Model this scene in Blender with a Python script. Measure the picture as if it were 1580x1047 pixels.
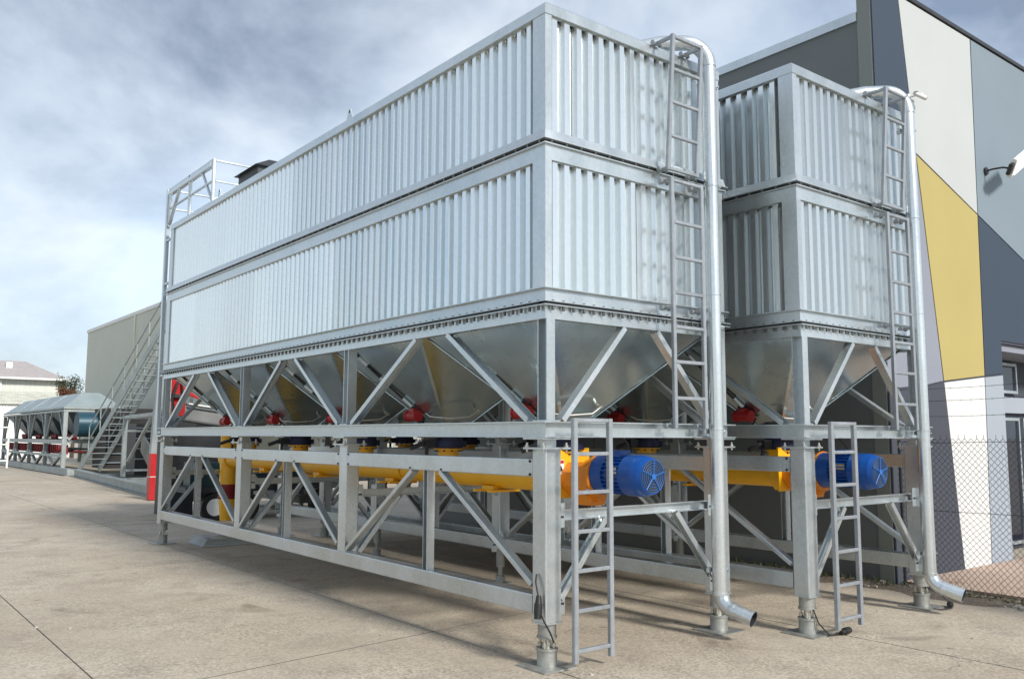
import bpy, math, random
from mathutils import Vector, Matrix, Quaternion
R = math.radians
random.seed(7)
for o in list(bpy.data.objects): bpy.data.objects.remove(o)
scene = bpy.context.scene
COL = scene.collection

# ------------------------------------------------------------------ camera
cam_d = bpy.data.cameras.new('camera'); cam = bpy.data.objects.new('camera', cam_d); COL.objects.link(cam)
yaw, pit, rol = R(-38.22), R(6.335), R(0.198)
fw = Vector((-math.sin(yaw)*math.cos(pit), math.cos(yaw)*math.cos(pit), math.sin(pit)))
rt = Vector((math.cos(yaw), math.sin(yaw), 0)); up = rt.cross(fw)
r2 = rt*math.cos(rol) + up*math.sin(rol); u2 = -rt*math.sin(rol) + up*math.cos(rol)
cam.matrix_world = Matrix(((r2.x, u2.x, -fw.x, -4.665), (r2.y, u2.y, -fw.y, -5.475), (r2.z, u2.z, -fw.z, 1.85), (0, 0, 0, 1)))
cam_d.sensor_width = 36; cam_d.lens = 1345.3/1580*36; cam_d.clip_start = .05; cam_d.clip_end = 3000
scene.camera = cam

# ------------------------------------------------------------------ light
SUN_AZ, SUN_EL = R(3), R(34)          # azimuth measured from -Y towards +X
sdir = Vector((math.sin(SUN_AZ)*math.cos(SUN_EL), -math.cos(SUN_AZ)*math.cos(SUN_EL), math.sin(SUN_EL)))
sd = bpy.data.lights.new('sun', 'SUN'); sun = bpy.data.objects.new('sun', sd); COL.objects.link(sun)
sd.energy = 3.0; sd.angle = R(9); sd.color = (1, .95, .88)
sun.rotation_euler = sdir.to_track_quat('Z', 'Y').to_euler()
sun.location = (6, -10, 20)
world = bpy.data.worlds.new('World'); scene.world = world; world.use_nodes = True
wn, wl = world.node_tree.nodes, world.node_tree.links
wn.clear()
def N(t, nodes=wn, **k):
    n = nodes.new(t)
    for a, b in k.items(): setattr(n, a, b)
    return n
sky = N('ShaderNodeTexSky', sky_type='NISHITA', sun_disc=False)
sky.sun_elevation = SUN_EL; sky.sun_rotation = math.pi - SUN_AZ
bg1 = N('ShaderNodeBackground'); bg1.inputs[1].default_value = .13
tc = N('ShaderNodeTexCoord'); sep = N('ShaderNodeSeparateXYZ'); wl.new(tc.outputs['Generated'], sep.inputs[0])
mx = N('ShaderNodeMath', operation='MAXIMUM'); wl.new(sep.outputs[2], mx.inputs[0]); mx.inputs[1].default_value = 0
ad = N('ShaderNodeMath', operation='ADD'); wl.new(mx.outputs[0], ad.inputs[0]); ad.inputs[1].default_value = .55
dx = N('ShaderNodeMath', operation='DIVIDE'); wl.new(sep.outputs[0], dx.inputs[0]); wl.new(ad.outputs[0], dx.inputs[1])
dy = N('ShaderNodeMath', operation='DIVIDE'); wl.new(sep.outputs[1], dy.inputs[0]); wl.new(ad.outputs[0], dy.inputs[1])
cmb = N('ShaderNodeCombineXYZ'); wl.new(dx.outputs[0], cmb.inputs[0]); wl.new(dy.outputs[0], cmb.inputs[1]); cmb.inputs[2].default_value = 7.9
n1 = N('ShaderNodeTexNoise'); n1.inputs['Scale'].default_value = 2.7; n1.inputs['Detail'].default_value = 10; n1.inputs['Roughness'].default_value = .54; n1.inputs['Distortion'].default_value = .15
n2 = N('ShaderNodeTexNoise'); n2.inputs['Scale'].default_value = .8; n2.inputs['Detail'].default_value = 3
wl.new(cmb.outputs[0], n1.inputs[0]); wl.new(cmb.outputs[0], n2.inputs[0])
cr = N('ShaderNodeValToRGB'); wl.new(n1.outputs[0], cr.inputs[0])
e = cr.color_ramp; e.elements[0].position = .38; e.elements[0].color = (.66, .71, .75, 1); e.elements[1].position = .63; e.elements[1].color = (.20, .24, .315, 1)
q = e.elements.new(.50); q.color = (.44, .50, .58, 1)
hz = N('ShaderNodeMapRange'); wl.new(sep.outputs[2], hz.inputs[0]); hz.inputs[1].default_value = .02; hz.inputs[2].default_value = .38; hz.inputs[3].default_value = .5; hz.inputs[4].default_value = 0
hm = N('ShaderNodeMix'); hm.data_type = 'RGBA'; wl.new(hz.outputs[0], hm.inputs[0]); wl.new(cr.outputs[0], hm.inputs[6]); hm.inputs[7].default_value = (.60, .70, .78, 1)
bg2 = N('ShaderNodeBackground'); wl.new(hm.outputs[2], bg2.inputs[0]); bg2.inputs[1].default_value = 1.0
cr2 = N('ShaderNodeValToRGB'); wl.new(n2.outputs[0], cr2.inputs[0])
cr2.color_ramp.elements[0].position = .3; cr2.color_ramp.elements[0].color = (.45, .45, .45, 1)
cr2.color_ramp.elements[1].position = .45; cr2.color_ramp.elements[1].color = (.88, .88, .88, 1)
ms = N('ShaderNodeMixShader'); wo = N('ShaderNodeOutputWorld')
wl.new(sky.outputs[0], bg1.inputs[0]); wl.new(cr2.outputs[0], ms.inputs[0]); wl.new(bg1.outputs[0], ms.inputs[1]); wl.new(bg2.outputs[0], ms.inputs[2]); wl.new(ms.outputs[0], wo.inputs[0])
scene.view_settings.view_transform = 'Standard'; scene.view_settings.look = 'None'
scene.view_settings.exposure = 0.55; scene.view_settings.gamma = 1; scene.view_settings.use_curve_mapping = False
scene.render.engine = 'CYCLES'; scene.cycles.max_bounces = 7

# ------------------------------------------------------------------ materials
def mat(name, col, rough=.6, metal=0., var=.12, vscale=3., bump=0., bscale=40., stretch=None, col2=None, spangle=0., rvar=0., drips=0):
    m = bpy.data.materials.new(name); m.use_nodes = True
    n, l = m.node_tree.nodes, m.node_tree.links
    b = n['Principled BSDF']; b.inputs['Metallic'].default_value = metal; b.inputs['Roughness'].default_value = rough
    tcn = n.new('ShaderNodeTexCoord'); mp = n.new('ShaderNodeMapping'); l.new(tcn.outputs['Object'], mp.inputs[0])
    if stretch: mp.inputs['Scale'].default_value = stretch
    nz = n.new('ShaderNodeTexNoise'); nz.inputs['Scale'].default_value = vscale; nz.inputs['Detail'].default_value = 6; l.new(mp.outputs[0], nz.inputs[0])
    rp = n.new('ShaderNodeValToRGB'); l.new(nz.outputs[0], rp.inputs[0])
    c2 = col2 or tuple(c*(1+var) for c in col); c1 = tuple(c*(1-var) for c in col) if not col2 else col
    rp.color_ramp.elements[0].position = .3; rp.color_ramp.elements[0].color = (*c1, 1)
    rp.color_ramp.elements[1].position = .7; rp.color_ramp.elements[1].color = (*c2, 1)
    out = rp.outputs[0]
    if spangle:
        vo = n.new('ShaderNodeTexVoronoi'); vo.inputs['Scale'].default_value = 38; l.new(tcn.outputs['Object'], vo.inputs[0])
        mr = n.new('ShaderNodeMapRange'); l.new(vo.outputs['Color'], mr.inputs[0]); mr.inputs[3].default_value = 1-spangle; mr.inputs[4].default_value = 1+spangle
        mm = n.new('ShaderNodeMix'); mm.data_type = 'RGBA'; mm.blend_type = 'MULTIPLY'; mm.inputs[0].default_value = 1
        l.new(out, mm.inputs[6]); l.new(mr.outputs[0], mm.inputs[7]); out = mm.outputs[2]
    if metal > .3:
        oi = n.new('ShaderNodeObjectInfo'); mo_ = n.new('ShaderNodeMapRange'); l.new(oi.outputs['Random'], mo_.inputs[0]); mo_.inputs[3].default_value = .90; mo_.inputs[4].default_value = 1.06
        m2 = n.new('ShaderNodeMix'); m2.data_type = 'RGBA'; m2.blend_type = 'MULTIPLY'; m2.inputs[0].default_value = 1; l.new(out, m2.inputs[6]); l.new(mo_.outputs[0], m2.inputs[7]); out = m2.outputs[2]
    if drips:
        mp3 = n.new('ShaderNodeMapping'); mp3.inputs['Scale'].default_value = (7, 7, .16); l.new(tcn.outputs['Object'], mp3.inputs[0])
        nz3 = n.new('ShaderNodeTexNoise'); nz3.inputs['Scale'].default_value = 1.6; nz3.inputs['Detail'].default_value = 7; nz3.inputs['Roughness'].default_value = .65; l.new(mp3.outputs[0], nz3.inputs[0])
        rp3 = n.new('ShaderNodeValToRGB'); rp3.color_ramp.elements[0].position = .52; rp3.color_ramp.elements[0].color = (1, 1, 1, 1); rp3.color_ramp.elements[1].position = .78; rp3.color_ramp.elements[1].color = (1-drips, 1-drips, 1-drips*1.1, 1); l.new(nz3.outputs[0], rp3.inputs[0])
        m3 = n.new('ShaderNodeMix'); m3.data_type = 'RGBA'; m3.blend_type = 'MULTIPLY'; m3.inputs[0].default_value = 1; l.new(out, m3.inputs[6]); l.new(rp3.outputs[0], m3.inputs[7]); out = m3.outputs[2]
    l.new(out, b.inputs['Base Color'])
    if rvar:
        mr = n.new('ShaderNodeMapRange'); l.new(nz.outputs[0], mr.inputs[0]); mr.inputs[1].default_value = .3; mr.inputs[2].default_value = .7
        mr.inputs[3].default_value = rough-rvar; mr.inputs[4].default_value = rough+rvar; l.new(mr.outputs[0], b.inputs['Roughness'])
    if bump:
        nb = n.new('ShaderNodeTexNoise'); nb.inputs['Scale'].default_value = bscale; nb.inputs['Detail'].default_value = 4; l.new(mp.outputs[0], nb.inputs[0])
        bp = n.new('ShaderNodeBump'); bp.inputs['Strength'].default_value = bump; bp.inputs['Distance'].default_value = .02
        l.new(nb.outputs[0], bp.inputs['Height']); l.new(bp.outputs[0], b.inputs['Normal'])
    return m
M = {}
M['galv'] = mat('galvanised_steel', (.50, .55, .56), .33, .76, .07, 2.2, .015, 80, stretch=(1, 1, .5), col2=(.62, .67, .70), spangle=.06, rvar=.09, drips=.04)
M['sheet'] = mat('corrugated_zinc_sheet', (.68, .73, .74), .20, .84, .05, 1.6, 0, 30, stretch=(1, 1, .12), col2=(.79, .83, .84), spangle=.03, rvar=.06, drips=.07)
M['hopper'] = mat('hopper_plate', (.54, .62, .64), .25, .92, .08, 1.2, .012, 1.5, rvar=.07, drips=.2)
M['pipe'] = mat('galvanised_pipe', (.66, .71, .73), .27, .78, .06, 4, .02, 30, stretch=(1, 1, .3), spangle=.05, rvar=.08)
M['ladder'] = mat('dull_ladder_steel', (.36, .39, .42), .42, .55, .1, 5, .02, 60, spangle=.08, drips=.2)
M['galvfar'] = mat('weathered_plant_steel', (.34, .38, .38), .5, .45, .15, 1.5, drips=.3)
M['castgalv'] = mat('dull_zinc_casting', (.36, .37, .35), .5, .6, .2, 12, .2, 40)
M['yellow'] = mat('yellow_enamel', (.90, .47, .014), .30, 0, .06, 3, .02, 20)
M['orange'] = mat('orange_yellow_enamel', (.80, .26, .01), .4, 0, .06, 5, .02, 20)
M['blue'] = mat('blue_enamel', (.005, .075, .34), .32, 0, .1, 6, .03, 30)
M['lblue'] = mat('light_blue_enamel', (.02, .13, .42), .35, 0, .1, 8)
M['red'] = mat('red_enamel', (.42, .012, .014), .4, 0, .12, 8)
M['dkred'] = mat('dark_red_rubber', (.22, .01, .012), .5, 0, .12, 8)
M['black'] = mat('black_rubber', (.012, .012, .013), .5, 0, .2, 20)
M['dark'] = mat('dark_painted_metal', (.035, .038, .042), .5, .2, .2, 6)
M['navyflange'] = mat('dark_blue_valve_body', (.02, .025, .07), .45, .3, .2, 9)
M['white'] = mat('white_paint', (.74, .75, .73), .6, 0, .05, 4)
M['hose'] = mat('pale_air_hose', (.62, .62, .58), .3, 0, .05, 4)
M['shadebolt'] = mat('shade_darkened_bolt', (.10, .10, .09), .5, .5, .2, 30)  # bolt colour darkened to put the shadow below the flange into it
M['zinc_bolt'] = mat('zinc_bolt', (.55, .55, .5), .35, .8, .15, 30)

def ground_mat(name, a, b_, c, speck=1.):
    m = bpy.data.materials.new(name); m.use_nodes = True
    n, l = m.node_tree.nodes, m.node_tree.links; bs = n['Principled BSDF']; bs.inputs['Roughness'].default_value = .88
    g = n.new('ShaderNodeNewGeometry')
    def noise(s, d, r=.55, dist=0):
        z = n.new('ShaderNodeTexNoise'); z.inputs['Scale'].default_value = s; z.inputs['Detail'].default_value = d; z.inputs['Roughness'].default_value = r; z.inputs['Distortion'].default_value = dist
        l.new(g.outputs['Position'], z.inputs[0]); return z
    na, nb_, nc = noise(.35, 6, .6, .4), noise(1.7, 7, .65), noise(70, 3, .7)
    r1 = n.new('ShaderNodeValToRGB'); l.new(na.outputs[0], r1.inputs[0])
    r1.color_ramp.elements[0].position = .32; r1.color_ramp.elements[0].color = (*a, 1); r1.color_ramp.elements[1].position = .68; r1.color_ramp.elements[1].color = (*b_, 1)
    r2_ = n.new('ShaderNodeValToRGB'); l.new(nb_.outputs[0], r2_.inputs[0])
    r2_.color_ramp.elements[0].position = .48; r2_.color_ramp.elements[0].color = (0, 0, 0, 1); r2_.color_ramp.elements[1].position = .72; r2_.color_ramp.elements[1].color = (1, 1, 1, 1)
    x1 = n.new('ShaderNodeMix'); x1.data_type = 'RGBA'; l.new(r2_.outputs[0], x1.inputs[0]); l.new(r1.outputs[0], x1.inputs[6]); x1.inputs[7].default_value = (*c, 1)
    # aggregate: pale and dark stones showing in the worn surface
    vo = n.new('ShaderNodeTexVoronoi'); vo.inputs['Scale'].default_value = 55; l.new(g.outputs['Position'], vo.inputs[0])
    sp = n.new('ShaderNodeSeparateXYZ'); l.new(vo.outputs['Color'], sp.inputs[0])
    mr = n.new('ShaderNodeMapRange'); l.new(sp.outputs[0], mr.inputs[0]); mr.inputs[3].default_value = 1-.42*speck; mr.inputs[4].default_value = 1+.48*speck
    x2 = n.new('ShaderNodeMix'); x2.data_type = 'RGBA'; x2.blend_type = 'MULTIPLY'
    nd = noise(.9, 4); mrd = n.new('ShaderNodeMapRange'); l.new(nd.outputs[0], mrd.inputs[0]); mrd.inputs[1].default_value = .35; mrd.inputs[2].default_value = .6; mrd.inputs[3].default_value = .35; mrd.inputs[4].default_value = 1
    l.new(mrd.outputs[0], x2.inputs[0]); l.new(x1.outputs[2], x2.inputs[6]); l.new(mr.outputs[0], x2.inputs[7])
    # dark oily stains
    ns = noise(.8, 5, .6, 1.2); rs = n.new('ShaderNodeValToRGB'); l.new(ns.outputs[0], rs.inputs[0])
    rs.color_ramp.elements[0].position = .60; rs.color_ramp.elements[0].color = (1, 1, 1, 1); rs.color_ramp.elements[1].position = .74; rs.color_ramp.elements[1].color = (.62, .58, .55, 1)
    x3 = n.new('ShaderNodeMix'); x3.data_type = 'RGBA'; x3.blend_type = 'MULTIPLY'; x3.inputs[0].default_value = 1; l.new(x2.outputs[2], x3.inputs[6]); l.new(rs.outputs[0], x3.inputs[7])
    l.new(x3.outputs[2], bs.inputs['Base Color'])
    # hairline cracks, only in patches, and small oil drips
    wv = n.new('ShaderNodeTexVoronoi'); wv.feature = 'DISTANCE_TO_EDGE'; wv.inputs['Scale'].default_value = .42
    wn_ = noise(2.2, 5); va = n.new('ShaderNodeVectorMath'); va.operation = 'MULTIPLY_ADD'; l.new(wn_.outputs['Color'], va.inputs[0]); va.inputs[1].default_value = (.5, .5, .5); l.new(g.outputs['Position'], va.inputs[2]); l.new(va.outputs[0], wv.inputs[0])
    cm = n.new('ShaderNodeMapRange'); l.new(wv.outputs['Distance'], cm.inputs[0]); cm.inputs[1].default_value = 0; cm.inputs[2].default_value = .0035; cm.inputs[3].default_value = .55; cm.inputs[4].default_value = 1
    gate = noise(.5, 2); gm_ = n.new('ShaderNodeMapRange'); l.new(gate.outputs[0], gm_.inputs[0]); gm_.inputs[1].default_value = .52; gm_.inputs[2].default_value = .58
    x4 = n.new('ShaderNodeMix'); x4.data_type = 'RGBA'; x4.blend_type = 'MULTIPLY'; l.new(gm_.outputs[0], x4.inputs[0]); l.new(x3.outputs[2], x4.inputs[6]); l.new(cm.outputs[0], x4.inputs[7])
    od = n.new('ShaderNodeTexVoronoi'); od.inputs['Scale'].default_value = 1.3; l.new(g.outputs['Position'], od.inputs[0])
    om = n.new('ShaderNodeMapRange'); l.new(od.outputs['Distance'], om.inputs[0]); om.inputs[1].default_value = .03; om.inputs[2].default_value = .07; om.inputs[3].default_value = .55; om.inputs[4].default_value = 1
    x5 = n.new('ShaderNodeMix'); x5.data_type = 'RGBA'; x5.blend_type = 'MULTIPLY'; x5.inputs[0].default_value = .8; l.new(x4.outputs[2], x5.inputs[6]); l.new(om.outputs[0], x5.inputs[7])
    l.new(x5.outputs[2], bs.inputs['Base Color'])
    bp = n.new('ShaderNodeBump'); bp.inputs['Strength'].default_value = .5; bp.inputs['Distance'].default_value = .006; l.new(nc.outputs[0], bp.inputs['Height']); l.new(bp.outputs[0], bs.inputs['Normal'])
    return m
M['concrete'] = ground_mat('weathered_aggregate_concrete', (.36, .303, .232), (.475, .42, .335), (.32, .275, .22), .65)
M['farground'] = ground_mat('yard_concrete_far', (.35, .305, .245), (.45, .405, .335), (.32, .28, .23), .5)
M['paving'] = ground_mat('pink_tan_paving', (.42, .31, .24), (.48, .37, .30), (.40, .31, .25), .5)
M['soil'] = ground_mat('dirt_verge', (.13, .10, .07), (.22, .18, .14), (.10, .085, .06), 1.2)

# ------------------------------------------------------------------ mesh helpers
class MB:
    def __init__(s): s.v = []; s.f = []; s.sm = []
    def add(s, vs, fs, smooth=False):
        k = len(s.v); s.v += [tuple(v) for v in vs]; s.f += [tuple(i+k for i in f) for f in fs]; s.sm += [smooth]*len(fs); return s
    def box(s, x0, x1, y0, y1, z0, z1):
        return s.add([(x0,y0,z0),(x1,y0,z0),(x1,y1,z0),(x0,y1,z0),(x0,y0,z1),(x1,y0,z1),(x1,y1,z1),(x0,y1,z1)],
              [(0,3,2,1),(4,5,6,7),(0,1,5,4),(1,2,6,5),(2,3,7,6),(3,0,4,7)])
    def extrude(s, a, b, prof, upv=(0, 0, 1), smooth=False, cap=True):
        """closed 2D profile (u = sideways, v = up) swept from a to b"""
        a, b = Vector(a), Vector(b); d = (b-a).normalized(); u = Vector(upv)
        if abs(d.dot(u)) > .98: u = Vector((0, 1, 0))
        side = d.cross(u).normalized(); upn = side.cross(d).normalized(); n = len(prof)
        vs = [a+side*p[0]+upn*p[1] for p in prof] + [b+side*p[0]+upn*p[1] for p in prof]
        fs = [(i, (i+1) % n, n+(i+1) % n, n+i) for i in range(n)]
        s.add(vs, fs, smooth)
        if cap: s.add(vs, [tuple(range(n))[::-1], tuple(range(n, 2*n))])
        return s
    def cyl(s, a, b, r, n=14, r1=None, cap=True):
        a, b = Vector(a), Vector(b); d = (b-a).normalized(); u = Vector((0, 0, 1)) if abs(d.z) < .95 else Vector((1, 0, 0))
        e1 = d.cross(u).normalized(); e2 = d.cross(e1).normalized(); r1 = r if r1 is None else r1
        vs = [a+(e1*math.cos(t)+e2*math.sin(t))*r for t in [2*math.pi*i/n for i in range(n)]] + [b+(e1*math.cos(t)+e2*math.sin(t))*r1 for t in [2*math.pi*i/n for i in range(n)]]
        s.add(vs, [(i, n+i, n+(i+1) % n, (i+1) % n) for i in range(n)], True)
        if cap: s.add(vs, [tuple(range(n)), tuple(range(n, 2*n))[::-1]])
        return s
    def tube(s, pts, r, n=8, cap=True):
        pts = [Vector(p) for p in pts]; rings = []; prev = None
        for i, p in enumerate(pts):
            d = (pts[min(i+1, len(pts)-1)]-pts[max(i-1, 0)]).normalized()
            if prev is None:
                u = Vector((0, 0, 1)) if abs(d.z) < .9 else Vector((1, 0, 0)); e1 = d.cross(u).normalized()
            else: e1 = (prev - d*prev.dot(d)).normalized()
            prev = e1; e2 = d.cross(e1)
            rr = r[i] if isinstance(r, (list, tuple)) else r
            rings.append([p+(e1*math.cos(2*math.pi*k/n)+e2*math.sin(2*math.pi*k/n))*rr for k in range(n)])
        vs = [v for ring in rings for v in ring]; fs = []
        for i in range(len(pts)-1):
            for k in range(n): fs.append((i*n+k, i*n+(k+1) % n, (i+1)*n+(k+1) % n, (i+1)*n+k))
        s.add(vs, fs, True)
        if cap: s.add(vs, [tuple(range(n))[::-1], tuple(range(len(vs)-n, len(vs)))])
        return s
    def build(s, name, m, parent=None, **kw):
        me = bpy.data.meshes.new(name); me.from_pydata(s.v, [], s.f); me.update()
        me.polygons.foreach_set('use_smooth', s.sm)
        me.materials.append(M[m] if isinstance(m, str) else m)
        o = bpy.data.objects.new(name, me); COL.objects.link(o)
        if parent: o.parent = parent
        for k, v in kw.items(): o[k] = v
        return o
def tag(o, label=None, category=None, group=None, kind=None):
    for k, v in (('label', label), ('category', category), ('group', group), ('kind', kind)):
        if v: o[k] = v
    return o
def thing(name, label, cat, loc=(0, 0, 0), rz=0, group=None):
    o = bpy.data.objects.new(name, None); COL.objects.link(o); o.location = loc; o.rotation_euler = (0, 0, rz); o.empty_display_size = .2
    return tag(o, label, cat, group)
def copy_tree(o, parent=None):
    c = o.copy(); COL.objects.link(c); c.parent = parent
    for ch in list(o.children): copy_tree(ch, c)
    return c
def rrect(w, h, r=.012, seg=3):
    p = []
    for cx, cy, a0 in ((w/2-r, h/2-r, 0), (-w/2+r, h/2-r, 90), (-w/2+r, -h/2+r, 180), (w/2-r, -h/2+r, 270)):
        for i in range(seg+1): t = R(a0+90*i/seg); p.append((cx+r*math.cos(t), cy+r*math.sin(t)))
    return p
def chan(w, h, t=.008):      # channel open towards +u, height h, flange w
    return [(0, -h/2), (w, -h/2), (w, -h/2+t), (t, -h/2+t), (t, h/2-t), (w, h/2-t), (w, h/2), (0, h/2)]
def chan_c(w, h, t=.008): return [(x-w/2, y) for x, y in chan(w, h, t)]
def ibeam(w, h, t=.01): return [(-w/2,-h/2),(w/2,-h/2),(w/2,-h/2+t),(t/2,-h/2+t),(t/2,h/2-t),(w/2,h/2-t),(w/2,h/2),(-w/2,h/2),(-w/2,h/2-t),(-t/2,h/2-t),(-t/2,-h/2+t),(-w/2,-h/2+t)]
def arc(c, r, e1, e2, a0, a1, n=8):
    c, e1, e2 = Vector(c), Vector(e1), Vector(e2)
    return [c+e1*r*math.cos(R(a0+(a1-a0)*i/n))+e2*r*math.sin(R(a0+(a1-a0)*i/n)) for i in range(n+1)]
def plate(p0, n, w, h, t, upv=(0, 0, 1)):
    m = MB(); p0 = Vector(p0); n = Vector(n).normalized(); m.extrude(p0, p0+n*t, rrect(w, h, .004, 1), upv); return m

# ------------------------------------------------------------------ setting: ground
# concrete bays, poured in rows with recessed joints between them
gr = thing('ground', None, None); gr['kind'] = 'structure'
MB().add([(-1500, -1500, -.035), (1500, -1500, -.035), (1500, 1500, -.035), (-1500, 1500, -.035)], [(0, 1, 2, 3)]).build('yard_base', 'farground', gr)
xs = [-21.0, -17.9, -14.8, -11.8, -8.8, -5.86, -2.9, .06, 3.05, 6.08]
def seam_y(j, x): return 1.72+.13*x*(1 if j == 0 else .5) + j*6.1
for j in range(-2, 6):
    for i in range(len(xs)-1):
        x0, x1 = xs[i]+.007, xs[i+1]-.007
        ya, yb = .011, -.011
        dz = random.uniform(-.002, .002)
        vs = [(x0, seam_y(j, x0)+ya), (x1, seam_y(j, x1)+ya), (x1, seam_y(j+1, x1)+yb), (x0, seam_y(j+1, x0)+yb)]
        m = MB(); m.add([(a, b, -.034) for a, b in vs]+[(a, b, dz) for a, b in vs], [(4,5,6,7),(0,1,5,4),(1,2,6,5),(2,3,7,6),(3,0,4,7)])
        m.build('concrete_slab', 'concrete', gr)
M['joint'] = mat('dirty_joint_filler', (.07, .06, .05), .95, 0, .3, 6)
for j in range(-1, 5):
    a, b = (-21, seam_y(j, -21)), (6.0, seam_y(j, 6.0))
    MB().add([(a[0], a[1]-.011, -.003), (b[0], b[1]-.011, -.003), (b[0], b[1]+.011, -.003), (a[0], a[1]+.011, -.003)], [(0, 1, 2, 3)]).build('joint_filler', 'joint', gr)
for x in xs[1:-1]:
    MB().add([(x-.007, -14, -.0045), (x+.007, -14, -.0045), (x+.007, 38, -.0045), (x-.007, 38, -.0045)], [(0, 1, 2, 3)]).build('joint_filler', 'joint', gr)
# pale paving in front of the warehouse, beyond the fence
pv = thing('pavement', None, None); pv['kind'] = 'structure'
for i in range(5):
    for j in range(4):
        x0 = 6.32+i*1.52; y1 = .38-j*1.52
        x0c = x0 - (0 if i else .0)
        MB().box(x0c, x0+1.508, y1-1.508, y1, -.03, .035+random.uniform(-.002, .002)).build('paving_slab', 'paving', pv)
# dirt verge along the wall and fence
m = MB(); nx, ny = 4, 90; vs = []
for j in range(ny+1):
    y = -5.6+j*(18.2/ny)
    for i in range(nx+1):
        xw = 6.15 if y > .35 else 6.31
        x = 5.62+ .1*math.sin(y*3.1)+.06*math.sin(y*9.7) + (xw-5.62-.1*math.sin(y*3.1))*i/nx
        h = .012+.03*(i/nx)*(1-i/nx)*4*(.6+.4*math.sin(y*7+i)) if 0 < i < nx else .004
        vs.append((x, y, h))
m.add(vs, [(j*(nx+1)+i, j*(nx+1)+i+1, (j+1)*(nx+1)+i+1, (j+1)*(nx+1)+i) for j in range(ny) for i in range(nx)], True)
tag(m.build('verge', 'soil'), kind='structure')

# ------------------------------------------------------------------ warehouse on the right
PAINT = {'navy': (.028, .046, .075), 'pale': (.42, .445, .445), 'bluegrey': (.175, .225, .265), 'gold': (.38, .315, .115), 'lilac': (.22, .24, .29),
         'darkgrey': (.045, .052, .07), 'white': (.62, .625, .61), 'mist': (.30, .34, .39), 'olive': (.15, .165, .165), 'olive2': (.22, .24, .22)}
for k, c in PAINT.items(): M['p_'+k] = mat('wall_paint_'+k, c, .75, 0, .035, .8, .03, 90)
wh = thing('warehouse', 'tall warehouse with dark side wall and front painted in navy, white, gold and grey panels', 'building', (6.158, .4, 0))
def whp(mb, name, mt, **k):
    o = mb.build(name, mt, wh, **k); mb_loc = Vector((6.158, .4, 0)); o.data.transform(Matrix.Translation(-mb_loc)); return o
def facade(poly, mt, label, proud=.014):
    # shrink slightly for the joint
    cx = sum(p[0] for p in poly)/len(poly); cz = sum(p[1] for p in poly)/len(poly)
    n = len(poly); q = []
    area = sum(poly[i][0]*poly[(i+1) % n][1]-poly[(i+1) % n][0]*poly[i][1] for i in range(n))
    if area < 0: poly = poly[::-1]
    for i in range(n):
        p0, p1, p2 = Vector(poly[i-1]), Vector(poly[i]), Vector(poly[(i+1) % n])
        d1 = (p1-p0).normalized(); d2 = (p2-p1).normalized(); n1 = Vector((-d1.y, d1.x)); n2 = Vector((-d2.y, d2.x)); b = (n1+n2)
        b = b/max(b.length_squared, .3)*2*.009
        q.append(p1+b)
    m = MB(); k = len(q)
    m.add([(a, .4-proud, b) for a, b in q]+[(a, .4, b) for a, b in q], [tuple(range(k))]+[(i, i+k, (i+1) % k+k, (i+1) % k) for i in range(k)])
    return whp(m, 'facade_panel', mt, label=label)
# front slab with the opening left out
m = MB(); m.box(6.158, 9.60, .4, .60, -.03, 8.1); m.box(9.60, 17, .4, .60, 3.31, 8.1); m.box(14.2, 17, .4, .60, -.03, 3.31)
whp(m, 'front_wall', 'p_darkgrey')
facade([(6.16, 8.09), (6.88, 8.09), (7.19, 5.85), (7.1, 4.2), (6.16, 4.4)], 'p_navy', 'navy corner panel')
facade([(6.89, 8.09), (9.11, 8.09), (9.035, 5.256), (7.2, 5.84)], 'p_pale', 'pale grey panel')
facade([(9.12, 8.09), (17, 8.09), (17, 2.72), (9.04, 5.25)], 'p_bluegrey', 'blue grey panel')
facade([(7.2, 5.83), (9.035, 5.25), (8.968, 2.77), (7.682, 2.64)], 'p_gold', 'mustard gold panel')
facade([(9.04, 5.245), (15.02, 3.34), (9.61, 3.34), (9.6, 2.83), (8.975, 2.77)], 'p_navy', 'navy panel above the opening')
facade([(6.16, 4.38), (7.09, 4.18), (7.19, 5.80), (7.675, 2.64), (7.156, 2.56), (6.16, 2.47)], 'p_lilac', 'lilac grey panel')
facade([(6.16, 2.46), (7.156, 2.55), (7.675, 2.63), (8.02, .0), (6.16, .0)], 'p_darkgrey', 'charcoal lower panel')
facade([(7.685, 2.63), (8.965, 2.76), (8.86, .0), (8.025, .0)], 'p_white', 'white lower panel')
facade([(8.97, 2.76), (9.6, 2.82), (9.59, .0), (8.865, .0)], 'p_mist', 'mist grey lower panel')
whp(MB().box(6.12, 17, .36, .66, 8.102, 8.16), 'coping', 'dark')
whp(MB().box(6.15, 6.156, .405, .598, 0, 8.1), 'return_panel', 'p_olive2')
# side wall facing the silos, in tall tilt-up panels
for a, b in ((.606, 3.2), (3.215, 5.9), (5.915, 8.6), (8.615, 11.3)):
    whp(MB().box(6.166, 6.36, a, b, -.03, 7.55), 'side_panel', 'p_olive')
whp(MB().box(6.13, 6.42, .604, 11.32, 7.55, 7.68), 'side_capping', 'galv')
whp(MB().box(6.36, 17, 11.1, 11.3, -.03, 7.5), 'rear_wall', 'p_olive')
whp(MB().box(6.37, 17, .61, 11.09, 7.3, 7.36), 'roof', 'dark')
M['glass'] = mat('dark_window_glass', (.012, .016, .03), .06, 0, .1, 2)
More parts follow.
